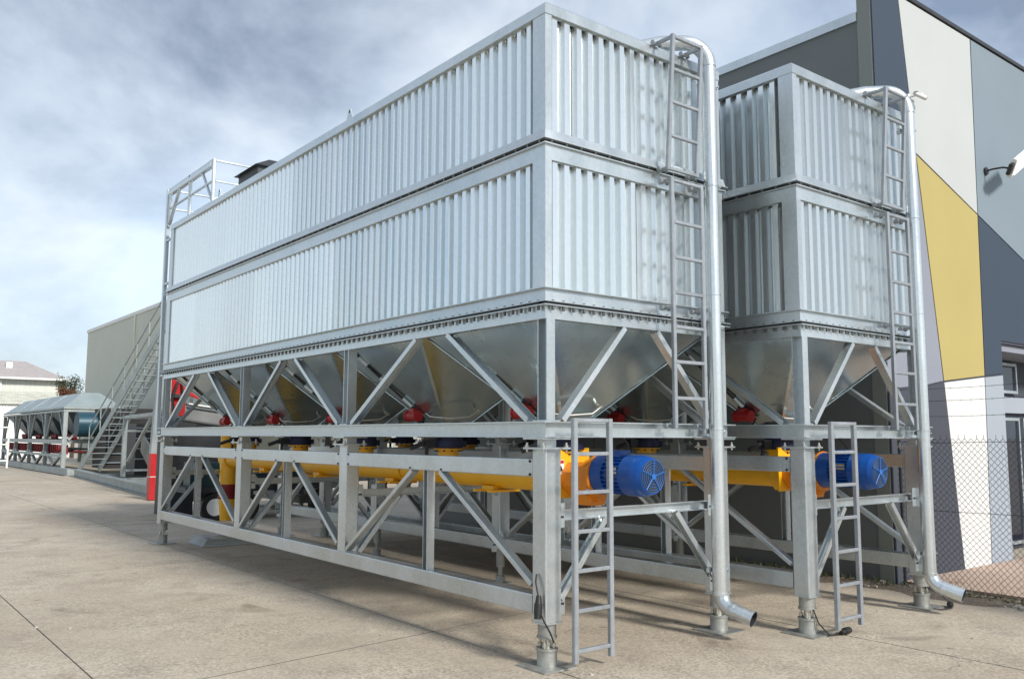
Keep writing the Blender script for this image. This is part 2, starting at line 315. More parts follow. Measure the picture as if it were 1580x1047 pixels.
# recessed entrance with windows
whp(MB().box(9.6, 14.2, 1.15, 1.2, -.03, 3.3), 'recess_wall', 'p_darkgrey')
whp(MB().box(9.6, 9.66, .604, 1.149, -.03, 3.3), 'recess_jamb', 'p_darkgrey')
whp(MB().box(9.66, 14.2, .45, 1.149, 3.2, 3.305), 'recess_soffit', 'p_lilac')
for x0, x1, z0, z1 in ((9.75, 10.75, 2.62, 3.15), (10.85, 11.85, 2.62, 3.15), (9.75, 10.75, .95, 1.95), (10.85, 11.85, .06, 2.2), (12.0, 13.8, .9, 2.2)):
    fr = MB(); fr.box(x0, x1, 1.08, 1.148, z0, z0+.05); fr.box(x0, x1, 1.08, 1.148, z1-.05, z1); fr.box(x0, x0+.05, 1.08, 1.148, z0+.05, z1-.05); fr.box(x1-.05, x1, 1.08, 1.148, z0+.05, z1-.05)
    f = whp(fr, 'window', 'galv')
    g = MB().box(x0+.05, x1-.05, 1.11, 1.125, z0+.05, z1-.05).build('pane', 'glass', f); g.data.transform(Matrix.Translation((-6.158, -.4, 0)))
whp(MB().box(9.7, 14.1, 1.06, 1.149, 2.28, 2.55), 'spandrel', 'p_mist')

# floodlight on the facade, lit
M['lamp'] = bpy.data.materials.new('floodlight_glow'); M['lamp'].use_nodes = True
b = M['lamp'].node_tree.nodes['Principled BSDF']; b.inputs['Emission Color'].default_value = (1, 1, .96, 1); b.inputs['Emission Strength'].default_value = 3; b.inputs['Base Color'].default_value = (.8, .8, .78, 1)
fl = thing('floodlight', 'white floodlight, lit, on a dark bracket on the blue grey wall panel', 'floodlight', (9.38, .384, 6.0))
MB().cyl((0, 0, 0), (0, -.03, 0), .06, 14).build('wall_mount', 'dark', fl)
MB().tube([(0, -.03, 0), (-.03, -.12, .0), (.0, -.26, .0), (.05, -.33, -.02)], .015, 8).build('arm', 'dark', fl)
hq = Vector((.60, 0, .33)).normalized(); nq = Vector((-.20, -.62, -.55)); nq = (nq-hq*nq.dot(hq)).normalized()
pA = Vector((.02, -.38, -.04))
MB().extrude(pA, pA+hq*.62, rrect(.30, .07, .02), nq).build('housing', 'white', fl)
MB().extrude(pA+hq*.10+nq*.040, pA+hq*.60+nq*.040, rrect(.26, .012, .004, 1), nq).build('lens', 'lamp', fl)
MB().extrude(pA-hq*.08+nq*-.01, pA-hq*.001+nq*-.01, rrect(.18, .06, .01, 1), nq).build('heat_sink', 'dark', fl)
cc = thing('security_camera', 'small white security camera on the navy panel beside the tall pipe', 'camera', (7.05, .384, 6.62)); cc.scale = (.7, .7, .7)
MB().box(-.05, .05, -.03, 0, -.06, .06).build('bracket', 'white', cc)
MB().tube([(0, -.03, 0), (.04, -.1, 0), (.08, -.12, .02)], .015, 6).build('arm', 'white', cc)
b_ = MB(); b_.cyl((.02, -.12, .06), (.26, -.22, -.02), .045, 12); b_.box(.0, .25, -.2, -.12, .07, .078); b_.build('body', 'white', cc)
MB().cyl((.255, -.218, -.018), (.275, -.226, -.025), .036, 12).build('lens', 'black', cc)

# ------------------------------------------------------------------ silo
W, L = 2.35, 10.36
Z = dict(pb=1.843, pt=1.974, fb=2.828, ft=2.945, sk=2.968, b0=3.092, b1=4.197, c1=4.335, l0=4.362, l1=4.45, t1=5.497, top=5.606)
YC = [0.0, 3.46, 6.62, L-.17]            # near faces of the four column lines
HOP = [1.10+2.04*k for k in range(5)]
def side_map(side):
    """(s along the side, out distance, z) -> silo coordinates"""
    return {'near': lambda s, d, z: (s, -d, z), 'far': lambda s, d, z: (W-s, L+d, z),
            'left': lambda s, d, z: (-d, L-s, z), 'right': lambda s, d, z: (W+d, s, z)}[side]
def corr_panel(side, s0, s1, z0, z1, pitch, inset):
    f = side_map(side); n = max(1, round((s1-s0)/pitch)); p = (s1-s0)/n; pts = []
    for i in range(n):
        a = s0+i*p
        pts += [(a+.0*p, -.055), (a+.14*p, 0), (a+.56*p, 0), (a+.70*p, -.055)]
    pts.append((s1, -.055))
    vs = [f(s, d-inset, z0) for s, d in pts]+[f(s, d-inset, z1) for s, d in pts]; k = len(pts)
    return MB().add(vs, [(i, i+1, k+i+1, k+i) for i in range(k-1)])
def side_box(side, s0, s1, d0, d1, z0, z1, mb=None):
    f = side_map(side); a = f(s0, d0, z0); b = f(s1, d1, z1); mb = mb or MB()
    return mb.box(min(a[0], b[0]), max(a[0], b[0]), min(a[1], b[1]), max(a[1], b[1]), z0, z1)
def side_prof(side, s0, s1, prof, name, mt, root):
    """profile given as (out, z) points swept along a side, mitred at the corners"""
    f = side_map(side); k = len(prof); vs = [f(s0-d, d, z) for d, z in prof]+[f(s1+d, d, z) for d, z in prof]
    return MB().add(vs, [(i, (i+1) % k, k+(i+1) % k, k+i) for i in range(k)]).build(name, mt, root)

def build_silo():
    s = thing('cement_silo', 'x', 'silo')
    SL = {'near': W, 'far': W, 'left': L, 'right': L}
    # --- corrugated boxes
    for (z0, z1, pw_l, off) in ((Z['b0'], Z['b1'], 1.18, .0), (Z['l1'], Z['t1'], 1.17, .006)):
        for side in ('near', 'far', 'left', 'right'):
            ln = SL[side]; cpl, cpr = (.075, .075) if side in ('near', 'far') else (.17, .17)
            # in side coordinates the corner posts take both ends
            a, b = cpl, ln-cpr
            n = 2 if side in ('near', 'far') else 8
            cuts = [a+(b-a)*i/n for i in range(n+1)]
            if n == 2: cuts[1] = a+.30 if z0 > 4 else a+(b-a)*.5
            for i in range(n):
                corr_panel(side, cuts[i]+.003, cuts[i+1]-.003, z0+.002, z1-.002, .131 if n == 2 else .142, .02+off+(.004 if i % 2 else 0)).build('wall_panel', 'sheet', s)
        for cx, cy, sx, sy in ((0, 0, 1, 1), (W, 0, -1, 1), (0, L, 1, -1), (W, L, -1, -1)):
            m = MB(); o_ = off
            xa, xb = sorted((cx+sx*o_, cx+sx*(.073+o_))); ya, yb = sorted((cy+sy*o_, cy+sy*.168))
            t = .010; pts = [(0, 0), (.073, 0), (.073, .05), (.06, .05), (.06, t), (t, t), (t, .13), (.05, .13), (.05, .168), (0, .168)]
            pts = [(cx+sx*(o_+p), cy+sy*(o_+q_)) for p, q_ in pts]
            k = len(pts); m.add([(x, y, z0) for x, y in pts]+[(x, y, z1) for x, y in pts], [(i, (i+1) % k, k+(i+1) % k, k+i) for i in range(k)])
            m.build('corner_post', 'galv', s)
    # --- ledges, rims, skirt
    for side in ('near', 'far', 'left', 'right'):
        ln = SL[side]; ms_ = 0 if side in ('near', 'far') else .06
        a, b = 0, ln
        side_prof(side, a, b, [(-.06, Z['t1']), (0, Z['t1']), (0, Z['top']-.02), (-.02, Z['top']), (-.06, Z['top'])], 'top_rim', 'galv', s)
        side_prof(side, a, b, [(-.06, Z['b1']), (0, Z['b1']), (.004, Z['c1']-.012), (.03, Z['c1']-.010), (.03, Z['c1']), (-.06, Z['c1'])], 'cap_beam', 'galv', s)
        side_prof(side, a, b, [(-.06, Z['l0']), (.045, Z['l0']), (.045, Z['l0']+.008), (.030, Z['l0']+.010), (.012, Z['l1']), (-.06, Z['l1'])], 'seam_ledge', 'galv', s)
        side_prof(side, a, b, [(-.06, Z['sk']), (.042, Z['sk']), (.042, Z['sk']+.008), (.0, Z['sk']+.010), (-.004, Z['b0']-.011), (.034, Z['b0']-.009), (.034, Z['b0']-.001), (-.06, Z['b0']-.001)], 'skirt_beam', 'galv', s)
        side_prof(side, a, b, [(-.07, Z['fb']), (.0, Z['fb']), (.0, Z['ft']-.009), (.04, Z['ft']-.008), (.04, Z['ft']), (-.07, Z['ft'])], 'flange_beam', 'galv', s)
        # gaskets between flanges
        a, b = (0, ln) if ms_ == 0 else (.061, ln-.061)
        side_box(side, a, b, -.058, .022, Z['ft']+.001, Z['sk']-.001).build('gasket', 'dark', s); side_box(side, a, b, -.058, .0, Z['c1']+.001, Z['l0']-.001).build('gasket', 'dark', s)
        # bolts
        m = MB(); f = side_map(side); n = int(ln/.115)
        for i in range(n):
            t = .06+i*(ln-.12)/(n-1)
            c = f(t, .026, Z['ft']-.046); m.cyl(c, (c[0], c[1], Z['ft']-.008), .013, 6); m.cyl((c[0], c[1], Z['sk']+.008), (c[0], c[1], Z['sk']+.018), .012, 6)
        n = int(ln/.16); m2 = MB()
        for i in range(n):
            t = .06+i*(ln-.12)/(n-1); c = f(t, .014, Z['c1']); m2.cyl((c[0], c[1], Z['c1']+.013), (c[0], c[1], Z['l0']-.001), .009, 6)
        m.build('flange_bolts', 'shadebolt', s, kind='stuff'); m2.build('seam_bolts', 'zinc_bolt', s, kind='stuff')
    MB().box(.062, W-.062, .062, L-.062, Z['top']-.05, Z['top']-.03).build('roof_plate', 'galv', s)
    # --- hoppers
    for k, y in enumerate(HOP):
        y0, y1 = (.09 if k == 0 else y-1.015), (L-.09 if k == 4 else y+1.015)
        x0, x1 = .09, W-.09; cx = 1.17; h = .17
        m = MB(); T = [(x0, y0, Z['ft']-.03), (x1, y0, Z['ft']-.03), (x1, y1, Z['ft']-.03), (x0, y1, Z['ft']-.03)]
        B = [(cx-h, y-h, 1.99), (cx+h, y-h, 1.99), (cx+h, y+h, 1.99), (cx-h, y+h, 1.99)]
        for i in range(4):
            j = (i+1) % 4; m.add([T[i], B[i], B[j], T[j]], [(0, 1, 2, 3)])
        hp = m.build('hopper', 'hopper', s)
        for i in range(4):
            a_, b_ = Vector(T[i]), Vector(B[i]); out_ = (Vector((a_.x-cx, a_.y-y, 0))).normalized()*.006
            MB().extrude(a_+out_, b_+out_, [(-.016, -.004), (.016, -.004), (.016, .004), (-.016, .004)]).build('seam_strip', 'hopper', hp)
        m = MB(); m.cyl((cx, y, 1.93), (cx, y, 1.989), .21, 18); m.build('outlet_flange', 'castgalv', hp)
        m = MB(); m.cyl((cx, y, 1.712), (cx, y, 1.929), .165, 18); m.cyl((cx, y, 1.722), (cx, y, 1.795), .21, 18); m.build('valve', 'navyflange', hp)
        m = MB(); m.box(cx-.34, cx-.20, y-.05, y+.05, 1.72, 1.82); m.cyl((cx-.34, y, 1.77), (cx-.50, y+.04, 1.71), .028, 8); m.cyl((cx-.30, y, 1.72), (cx-.30, y+.01, 1.62), .022, 8)
        m.build('valve_actuator', 'dark', hp)
        # red vibrator on the -X plate, near its lower end
        yy = y+.20; m = MB(); m.cyl((.80, yy-.10, 2.085), (.80, yy+.10, 2.085), .058, 14); m.cyl((.80, yy-.11, 2.085), (.80, yy-.09, 2.085), .066, 14); m.cyl((.80, yy+.09, 2.085), (.80, yy+.11, 2.085), .066, 14); m.box(.77, .84, yy-.05, yy+.05, 2.13, 2.17)
        m.build('vibrator', 'red', s)
        m = MB(); m.tube([(.80, yy, 2.17), (.76, yy-.05, 2.27), (.80, yy-.16, 2.31), (.88, yy-.26, 2.22), (.92, yy-.3, 2.08)], .008, 6); m.build('air_hose', 'hose', s)
        # cable clipped to the plate with four short conduits
        pts = []
        for t in (0, .25, .5, .75, 1):
            x = x0+.03+(cx-h-x0-.03)*t*.92; z = Z['ft']-.04+(1.99-Z['ft']+.03)*t*.92
            pts.append((x-.03, y+.55-.42*t+.02*math.sin(5*t), z))
        m = MB(); m.tube(pts+[(pts[-1][0]-.02, pts[-1][1]+.03, 1.99)], .014, 6); m.build('cable', 'black', s)
        for t in (.22, .5, .78):
            m = MB(); i = t*4; a_ = Vector(pts[int(i)]).lerp(Vector(pts[min(int(i)+1, 4)]), i-int(i)); d = (Vector(pts[min(int(i)+1, 4)])-Vector(pts[int(i)])).normalized(); m.cyl(a_-d*.07, a_+d*.07, .026, 8); m.build('conduit_clip', 'galv', s)
        # small nozzle and hose on the -Y plate
        zc = 2.17; t = (Z['ft']-zc)/(Z['ft']-1.99); yn = y0+(y-h-y0)*t
        m = MB(); m.cyl((1.30, yn, zc), (1.30, yn-.05, zc-.03), .024, 8); m.cyl((1.30, yn-.05, zc-.03), (1.30, yn-.09, zc-.03), .016, 8); m.build('air_nozzle', 'zinc_bolt', s)
        m = MB(); m.tube([(1.30, yn-.08, zc-.03), (1.15, yn-.12, zc-.10), (.9, yn-.06, zc-.12), (.76, yn+.1, zc-.10), (.78, y-.1, zc-.06)], .008, 6); m.build('air_hose', 'hose', s)
    # --- upper frame
    for X, sg in ((0, 1), (W, -1)):
        for i, yc in enumerate(YC):
            w_ = .13; x_ = X+sg*.055; y_ = yc+.055 if i < 3 else yc+.115
            m = MB(); m.extrude((x_, y_, Z['pt']+.001), (x_, y_, Z['fb']-.001), ibeam(.11, .11, .012) if i in (1, 2) else chan_c(.09, .12, .012), (0, 1, 0)); m.build('upper_column', 'galv', s)
            m = MB(); m.box(min(X, X+sg*.16), max(X, X+sg*.16), yc+.0, yc+.17, Z['pt'], Z['pt']+.012); m.build('column_foot', 'galv', s)
        zz0, zz1 = Z['pt']+.01, Z['fb']-.005; xx = X+sg*.045
        for ya, yb in ((.24, 1.47), (3.38, 2.03), (3.70, 4.92), (6.55, 5.35), (6.86, 8.1), (10.13, 8.75)):
            m = MB(); m.extrude((xx, ya, zz0), (xx, yb, zz1), chan_c(.05, .095, .009), (sg*-1, 0, 0)); m.build('upper_brace', 'galv', s)
    for Y, sg in ((0, 1), (L, -1)):
        yy = Y+sg*.045
        for xa, xb in ((.20, .95), (W-.2, W-.98)):
            m = MB(); m.extrude((xa, yy, Z['pt']+.01), (xb, yy, Z['fb']-.005), chan_c(.05, .085, .009), (0, -sg, 0)); m.build('upper_brace', 'galv', s)
    # --- platform beams (channels with flanges facing out)
    h0, h1 = Z['pb'], Z['pt']
    for side in ('near', 'far', 'left', 'right'):
        ln = SL[side]; a, b = 0, ln
        t = .011
        side_prof(side, a, b, [(-.075, h0), (.06, h0), (.06, h0+t), (.0, h0+t), (.0, h1-t), (.06, h1-t), (.06, h1), (-.075, h1)] if side in ('near','far') else [(-.075, h0), (.06, h0), (.06, h0+t), (.0, h0+t), (.0, h1-t), (.06, h1-t), (.06, h1), (-.075, h1)], 'platform_beam', 'galv', s)
    for y in (YC[1]+.04, YC[2]+.04, HOP[0]-.3, HOP[0]+.3, HOP[4]-.35, 5.2-.35, 5.2+.35, 3.1, 7.4):
        MB().extrude((.08, y, (h0+h1)/2), (W-.08, y, (h0+h1)/2), chan_c(.05, .11, .008)).build('cross_member', 'galv', s)
    # --- lower frame
    lz0, lz1 = .361, 1.745
    for X, sg in ((0, 1), (W, -1)):
        cxl = X+sg*.086
        for i, yc in enumerate(YC):
            cyl_ = yc+.086
            if i in (0, 3):
                m = MB(); m.extrude((cxl, cyl_, lz0), (cxl, cyl_, lz1), rrect(.172, .172, .014), (0, 1, 0))
                lg = m.build('leg', 'galv', s)
                m = MB(); m.extrude((cxl, cyl_, lz0-.014), (cxl, cyl_, lz0-.001), rrect(.19, .19, .012), (0, 1, 0)); m.build('weld_collar', 'galv', lg)
                m = MB(); m.cyl((cxl, cyl_, .245), (cxl, cyl_, lz0-.015), .076, 20); m.cyl((cxl, cyl_, .230), (cxl, cyl_, .246), .084, 20); m.build('upper_socket', 'castgalv', lg)
                m = MB(); m.cyl((cxl, cyl_, .15), (cxl, cyl_, .23), .034, 12)
                for t in range(4):
                    ax, ay = cxl+.058*math.cos(t*1.57+.5), cyl_+.058*math.sin(t*1.57+.5)
                    m.cyl((ax, ay, .155), (ax, ay, .228), .011, 8); m.cyl((ax, ay, .168), (ax, ay, .188), .020, 6)
                m.build('screw_jack', 'zinc_bolt', lg)
                m = MB(); m.cyl((cxl, cyl_, .012), (cxl, cyl_, .135), .083, 20); m.cyl((cxl, cyl_, .135), (cxl, cyl_, .152), .092, 20); m.build('foot_drum', 'castgalv', lg)
                m = MB(); m.extrude((cxl, cyl_, .001), (cxl, cyl_, .013), rrect(.36, .36, .006, 1), (0, 1, 0)); m.build('base_plate', 'castgalv', lg)
            else:
                m = MB(); m.extrude((cxl, cyl_, .569), (cxl, cyl_, lz1), rrect(.17, .17, .014), (0, 1, 0)); m.build('column', 'galv', s)
                m = MB(); m.cyl((cxl, cyl_, .20), (cxl, cyl_, .414), .055, 14); m.cyl((cxl, cyl_, .07), (cxl, cyl_, .20), .03, 10); m.cyl((cxl, cyl_, .012), (cxl, cyl_, .09), .06, 14); m.box(cxl-.12, cxl+.12, cyl_-.12, cyl_+.12, .001, .012)
                if X > 0: m.build('screw_jack', 'castgalv', s)
            # weighing flange between leg and platform
            m = MB(); m.box(cxl-.15, cxl+.15, cyl_-.13, cyl_+.13, lz1+.001, lz1+.016); m.box(cxl-.15, cxl+.15, cyl_-.13, cyl_+.13, 1.826, 1.842); m.box(cxl-.06, cxl+.06, cyl_-.05, cyl_+.05, lz1+.017, 1.825)
            m.build('load_cell', 'galv', s)
            m = MB()
            for ax in (-.125, .125):
                for ay in (-.105, .105): m.cyl((cxl+ax, cyl_+ay, 1.725), (cxl+ax, cyl_+ay, 1.80), .010, 6); m.cyl((cxl+ax, cyl_+ay, 1.762), (cxl+ax, cyl_+ay, 1.778), .019, 6)
            m.build('load_cell_bolts', 'zinc_bolt', s, kind='stuff')
        xr = X+sg*.045
        for i in range(3):
            a, b = YC[i]+.174, YC[i+1]-.003
            m = MB(); m.extrude((xr, a, 1.5905), (xr, b, 1.5905), rrect(.075, .149, .010), (0, 0, 1)); r_ = m.build('side_rail', 'galv', s)
            m = MB()
            for yy in (a+.035, b-.035):
                for zz in (1.535, 1.645): m.cyl((X-sg*.0, yy, zz), (X+sg*.012, yy, zz), .012, 8)
            ym = (a+b)/2
            for yy in (ym-.27, ym+.29): m.cyl((X, yy, 1.535), (X+sg*.012, yy, 1.535), .010, 8)
            m.build('rail_bolts', 'black', s, kind='stuff')
            m = MB(); m.extrude((xr+sg*.005, ym, .569), (xr+sg*.005, ym, 1.515), chan_c(.085, .075, .009) if True else None, (0, 1, 0)); m.build('mid_post', 'galv', s)
            for (ya, za, yb, zb) in ((a+.02, .64, ym-.24, 1.51), (b-.02, .60, ym+.26, 1.51)):
                m = MB(); m.extrude((xr, ya, za), (xr, yb, zb), rrect(.045, .085, .006, 1), (sg, 0, 0)); m.build('side_brace', 'galv', s)
        m = MB(); xb_ = X+sg*.075; a, b = .174, L-.175
        m.extrude((xb_, a, .4915), (xb_, b, .4915), rrect(.146, .153, .010), (0, 0, 1)); m.build('bottom_beam', 'galv', s)
    # transverse bracing in each column line
    for i, yc in enumerate(YC):
        y = yc+.086
        a, b = .176, W-.176
        MB().extrude((a+.02, y, 1.20), (b-.02, y, 1.20), chan_c(.05, .085, .008)).build('cross_beam', 'galv', s)
        for xa, xb in ((a, .72), (b, W-.72)):
            MB().extrude((xa+.02*(1 if xa < 1 else -1), y-.02, .53), (xb, y-.02, 1.155), chan_c(.05, .075, .008), (0, 1, 0)).build('cross_brace', 'galv', s)
        for xa, sg in ((a, 1), (b, -1)):
            for zc, hh in ((1.20, .20), (.50, .20)):
                m = MB(); x0, x1 = sorted((xa-sg*.003, xa+sg*.075)); m.box(x0, x1, y-.036, y-.028, zc-hh/2, zc+hh/2); gp = m.build('gusset_plate', 'galv', s)
                m = MB(); 
                for dz in (-.01, .0): m.box(x0+.015, x1-.012, y-.040, y-.0362, zc-.012+dz, zc-.004+dz)
                m.build('bolt', 'black', gp)
    # lifting lugs on the roof
    for y in (3.64, 8.0):
        for X in (.035, W-.035):
            p = [(-.075, 0), (.075, 0), (.03, .10), (.02, .125), (-.02, .125), (-.03, .10)]
            m = MB(); k = 6; m.add([(X-.008, y+a, Z['top']+b) for a, b in p]+[(X+.008, y+a, Z['top']+b) for a, b in p], [tuple(range(k)), tuple(range(k, 2*k))[::-1]]+[(i, k+i, k+(i+1) % k, (i+1) % k) for i in range(k)])
            o = m.build('lifting_lug', 'galv', s)
            MB().cyl((X-.0095, y, Z['top']+.09), (X+.0095, y, Z['top']+.09), .018, 10).build('shackle_hole', 'dark', o)
    return s
silo1 = build_silo()
S2 = Vector((2.744, -.602, 0))
tag(silo1, 'long galvanised silo with corrugated walls, nearest the open yard, its leg in front', 'silo', 'galvanised low level cement silos')
silo2 = copy_tree(silo1); silo2.location = S2
tag(silo2, 'second corrugated galvanised silo, standing between the first and the painted warehouse', 'silo')

# ------------------------------------------------------------------ ladders
def make_ladder(label, x0, x1, pa, pb, rungs, feet, sw=.04, brackets=()):
    """pa / pb = (y, z) of stile bottom and top"""
    t = thing('ladder', label, 'ladder')
    for x in (x0+sw/2, x1-sw/2):
        MB().extrude((x, pa[0], pa[1]), (x, pb[0], pb[1]), rrect(sw, sw, .006, 1), (0, 1, 0)).build('stile', 'ladder', t)
    for z in rungs:
        k = (z-pa[1])/(pb[1]-pa[1]); y = pa[0]+(pb[0]-pa[0])*k
        MB().extrude((x0+sw+.001, y, z), (x1-sw-.001, y, z), rrect(.032, .032, .005, 1), (0, 0, 1)).build('rung', 'ladder', t)
    for z, yend in brackets:
        k = (z-pa[1])/(pb[1]-pa[1]); y = pa[0]+(pb[0]-pa[0])*k
        for x in (x0+sw/2, x1-sw/2):
            m = MB(); m.extrude((x, y+sw/2+.001, z), (x, yend, z), rrect(.032, .032, .005, 1), (0, 0, 1)); m.cyl((x-.05, yend-.05, z), (x+.05, yend-.05, z), .014, 8); m.cyl((x-.058, yend-.05, z), (x-.045, yend-.05, z), .026, 6); m.cyl((x+.045, yend-.05, z), (x+.058, yend-.05, z), .026, 6)
            m.build('bracket', 'ladder', t)
    return t
ladders = [
 make_ladder('ground ladder hanging in front of the blue motor of the nearest silo', .115, .555, (-.20, .075), (-.20, 2.00), [.16, .47, .78, 1.09, 1.40, 1.71, 1.984], True, .045),
 make_ladder('lower wall ladder beside the pipe on the nearest silo', 1.355, 1.815, (-.19, 1.93), (-.19, 4.245), [2.20, 2.53, 2.85, 3.17, 3.50, 3.83, 4.225], False, .04, ((4.225, -.045), (3.03, -.04), (1.95, -.065))),
 make_ladder('topmost ladder beside the pipe on the nearest silo, reaching above its roof edge', 1.355, 1.80, (-.15, 4.33), (-.24, 5.62), [4.345, 4.66, 4.98, 5.29, 5.60], False, .04, ((5.60, .02), (4.345, -.03))),
]
lab2 = ['ground ladder hanging in front of the second blue motor, between the two silos\' pipes', 'lower wall ladder on the silo nearest the painted warehouse', 'topmost ladder on the silo nearest the painted warehouse']
for l_, tx in zip(ladders, lab2):
    l_['group'] = 'ladders on the silo ends'; c = copy_tree(l_); c.location = S2; c['label'] = tx

# ------------------------------------------------------------------ fill pipes
def make_pipe():
    t = thing('fill_pipe', 'tall galvanised fill pipe on the end of the nearest silo, open elbow at its foot', 'pipe', (0, 0, 0), 0, 'fill pipes on the silo ends')
    x, y, r = 1.985, -.16, .067
    MB().cyl((x, y, .42), (x, y, 5.50), r, 24, cap=False).build('tube', 'pipe', t)
    m = MB(); m.tube(arc((x-.185, y+.155, 5.50), .241, (.766, -.643, 0), (0, 0, 1), 0, 90, 9)+[(x-.36, y+.30, 5.735), (x-.58, y+.49, 5.68), (x-.68, y+.57, 5.58)], r+.006, 24); m.build('top_elbow', 'pipe', t)
    pts = arc((x+.02, y-.15, .42), .15, (0, 1, 0), (0, 0, -1), 0, 80, 8)
    d = (pts[-1]-pts[-2]).normalized(); pts = [p+Vector((.35*max(0, (y-.02-p.y))*.3, 0, 0)) for p in pts]; d = Vector((.22, -.92, -.26)).normalized(); pts += [pts[-1]+d*.05, pts[-1]+d*.20]
    # open mouth: outer tube, lip ring and dark inner tube
    m = MB(); m.tube(pts, r+.003, 24, cap=False); n = 24
    m.build('bottom_elbow', 'pipe', t)
    m = MB(); m.tube([pts[-1]-d*.20, pts[-1]-d*.001], r-.006, 24, cap=False); m.tube([pts[-1]-d*.19, pts[-1]-d*.185], r-.006, 24)
    m.build('mouth_lining', 'dark', t)
    for a, b in ((.40, .425), (1.92, 1.935), (4.27, 4.285), (5.49, 5.505), (3.2, 3.205)):
        m = MB(); m.cyl((x, y, a), (x, y, b), r+.007, 24); m.build('collar', 'pipe', t)
    k = pts[-3]; MB().cyl(k-d*.012, k+d*.012, r+.009, 24).build('collar', 'pipe', t); MB().cyl(pts[-1]-d*.014, pts[-1]-d*.002, r+.007, 24, cap=False).build('mouth_lip', 'pipe', t)
    for z in (.62, 1.9, 2.9, 4.28, 5.3):
        m = MB(); m.box(x-.09, x+.09, y-.001+.066, y+.082, z-.02, z+.02); m.box(x+.068, x+.12, y-.015, y+.015, z-.02, z+.02); m.cyl((x+.10, y-.04, z), (x+.10, y+.04, z), .009, 6)
        m.box(x-.02, x+.02, y+.083, -.03, z-.02, z+.02)
        m.build('clamp', 'galv', t)
    return t
pipe1 = make_pipe(); pipe2 = copy_tree(pipe1); pipe2.location = S2
pipe2['label'] = 'tall galvanised fill pipe nearest the chain link fence, open elbow at its foot'

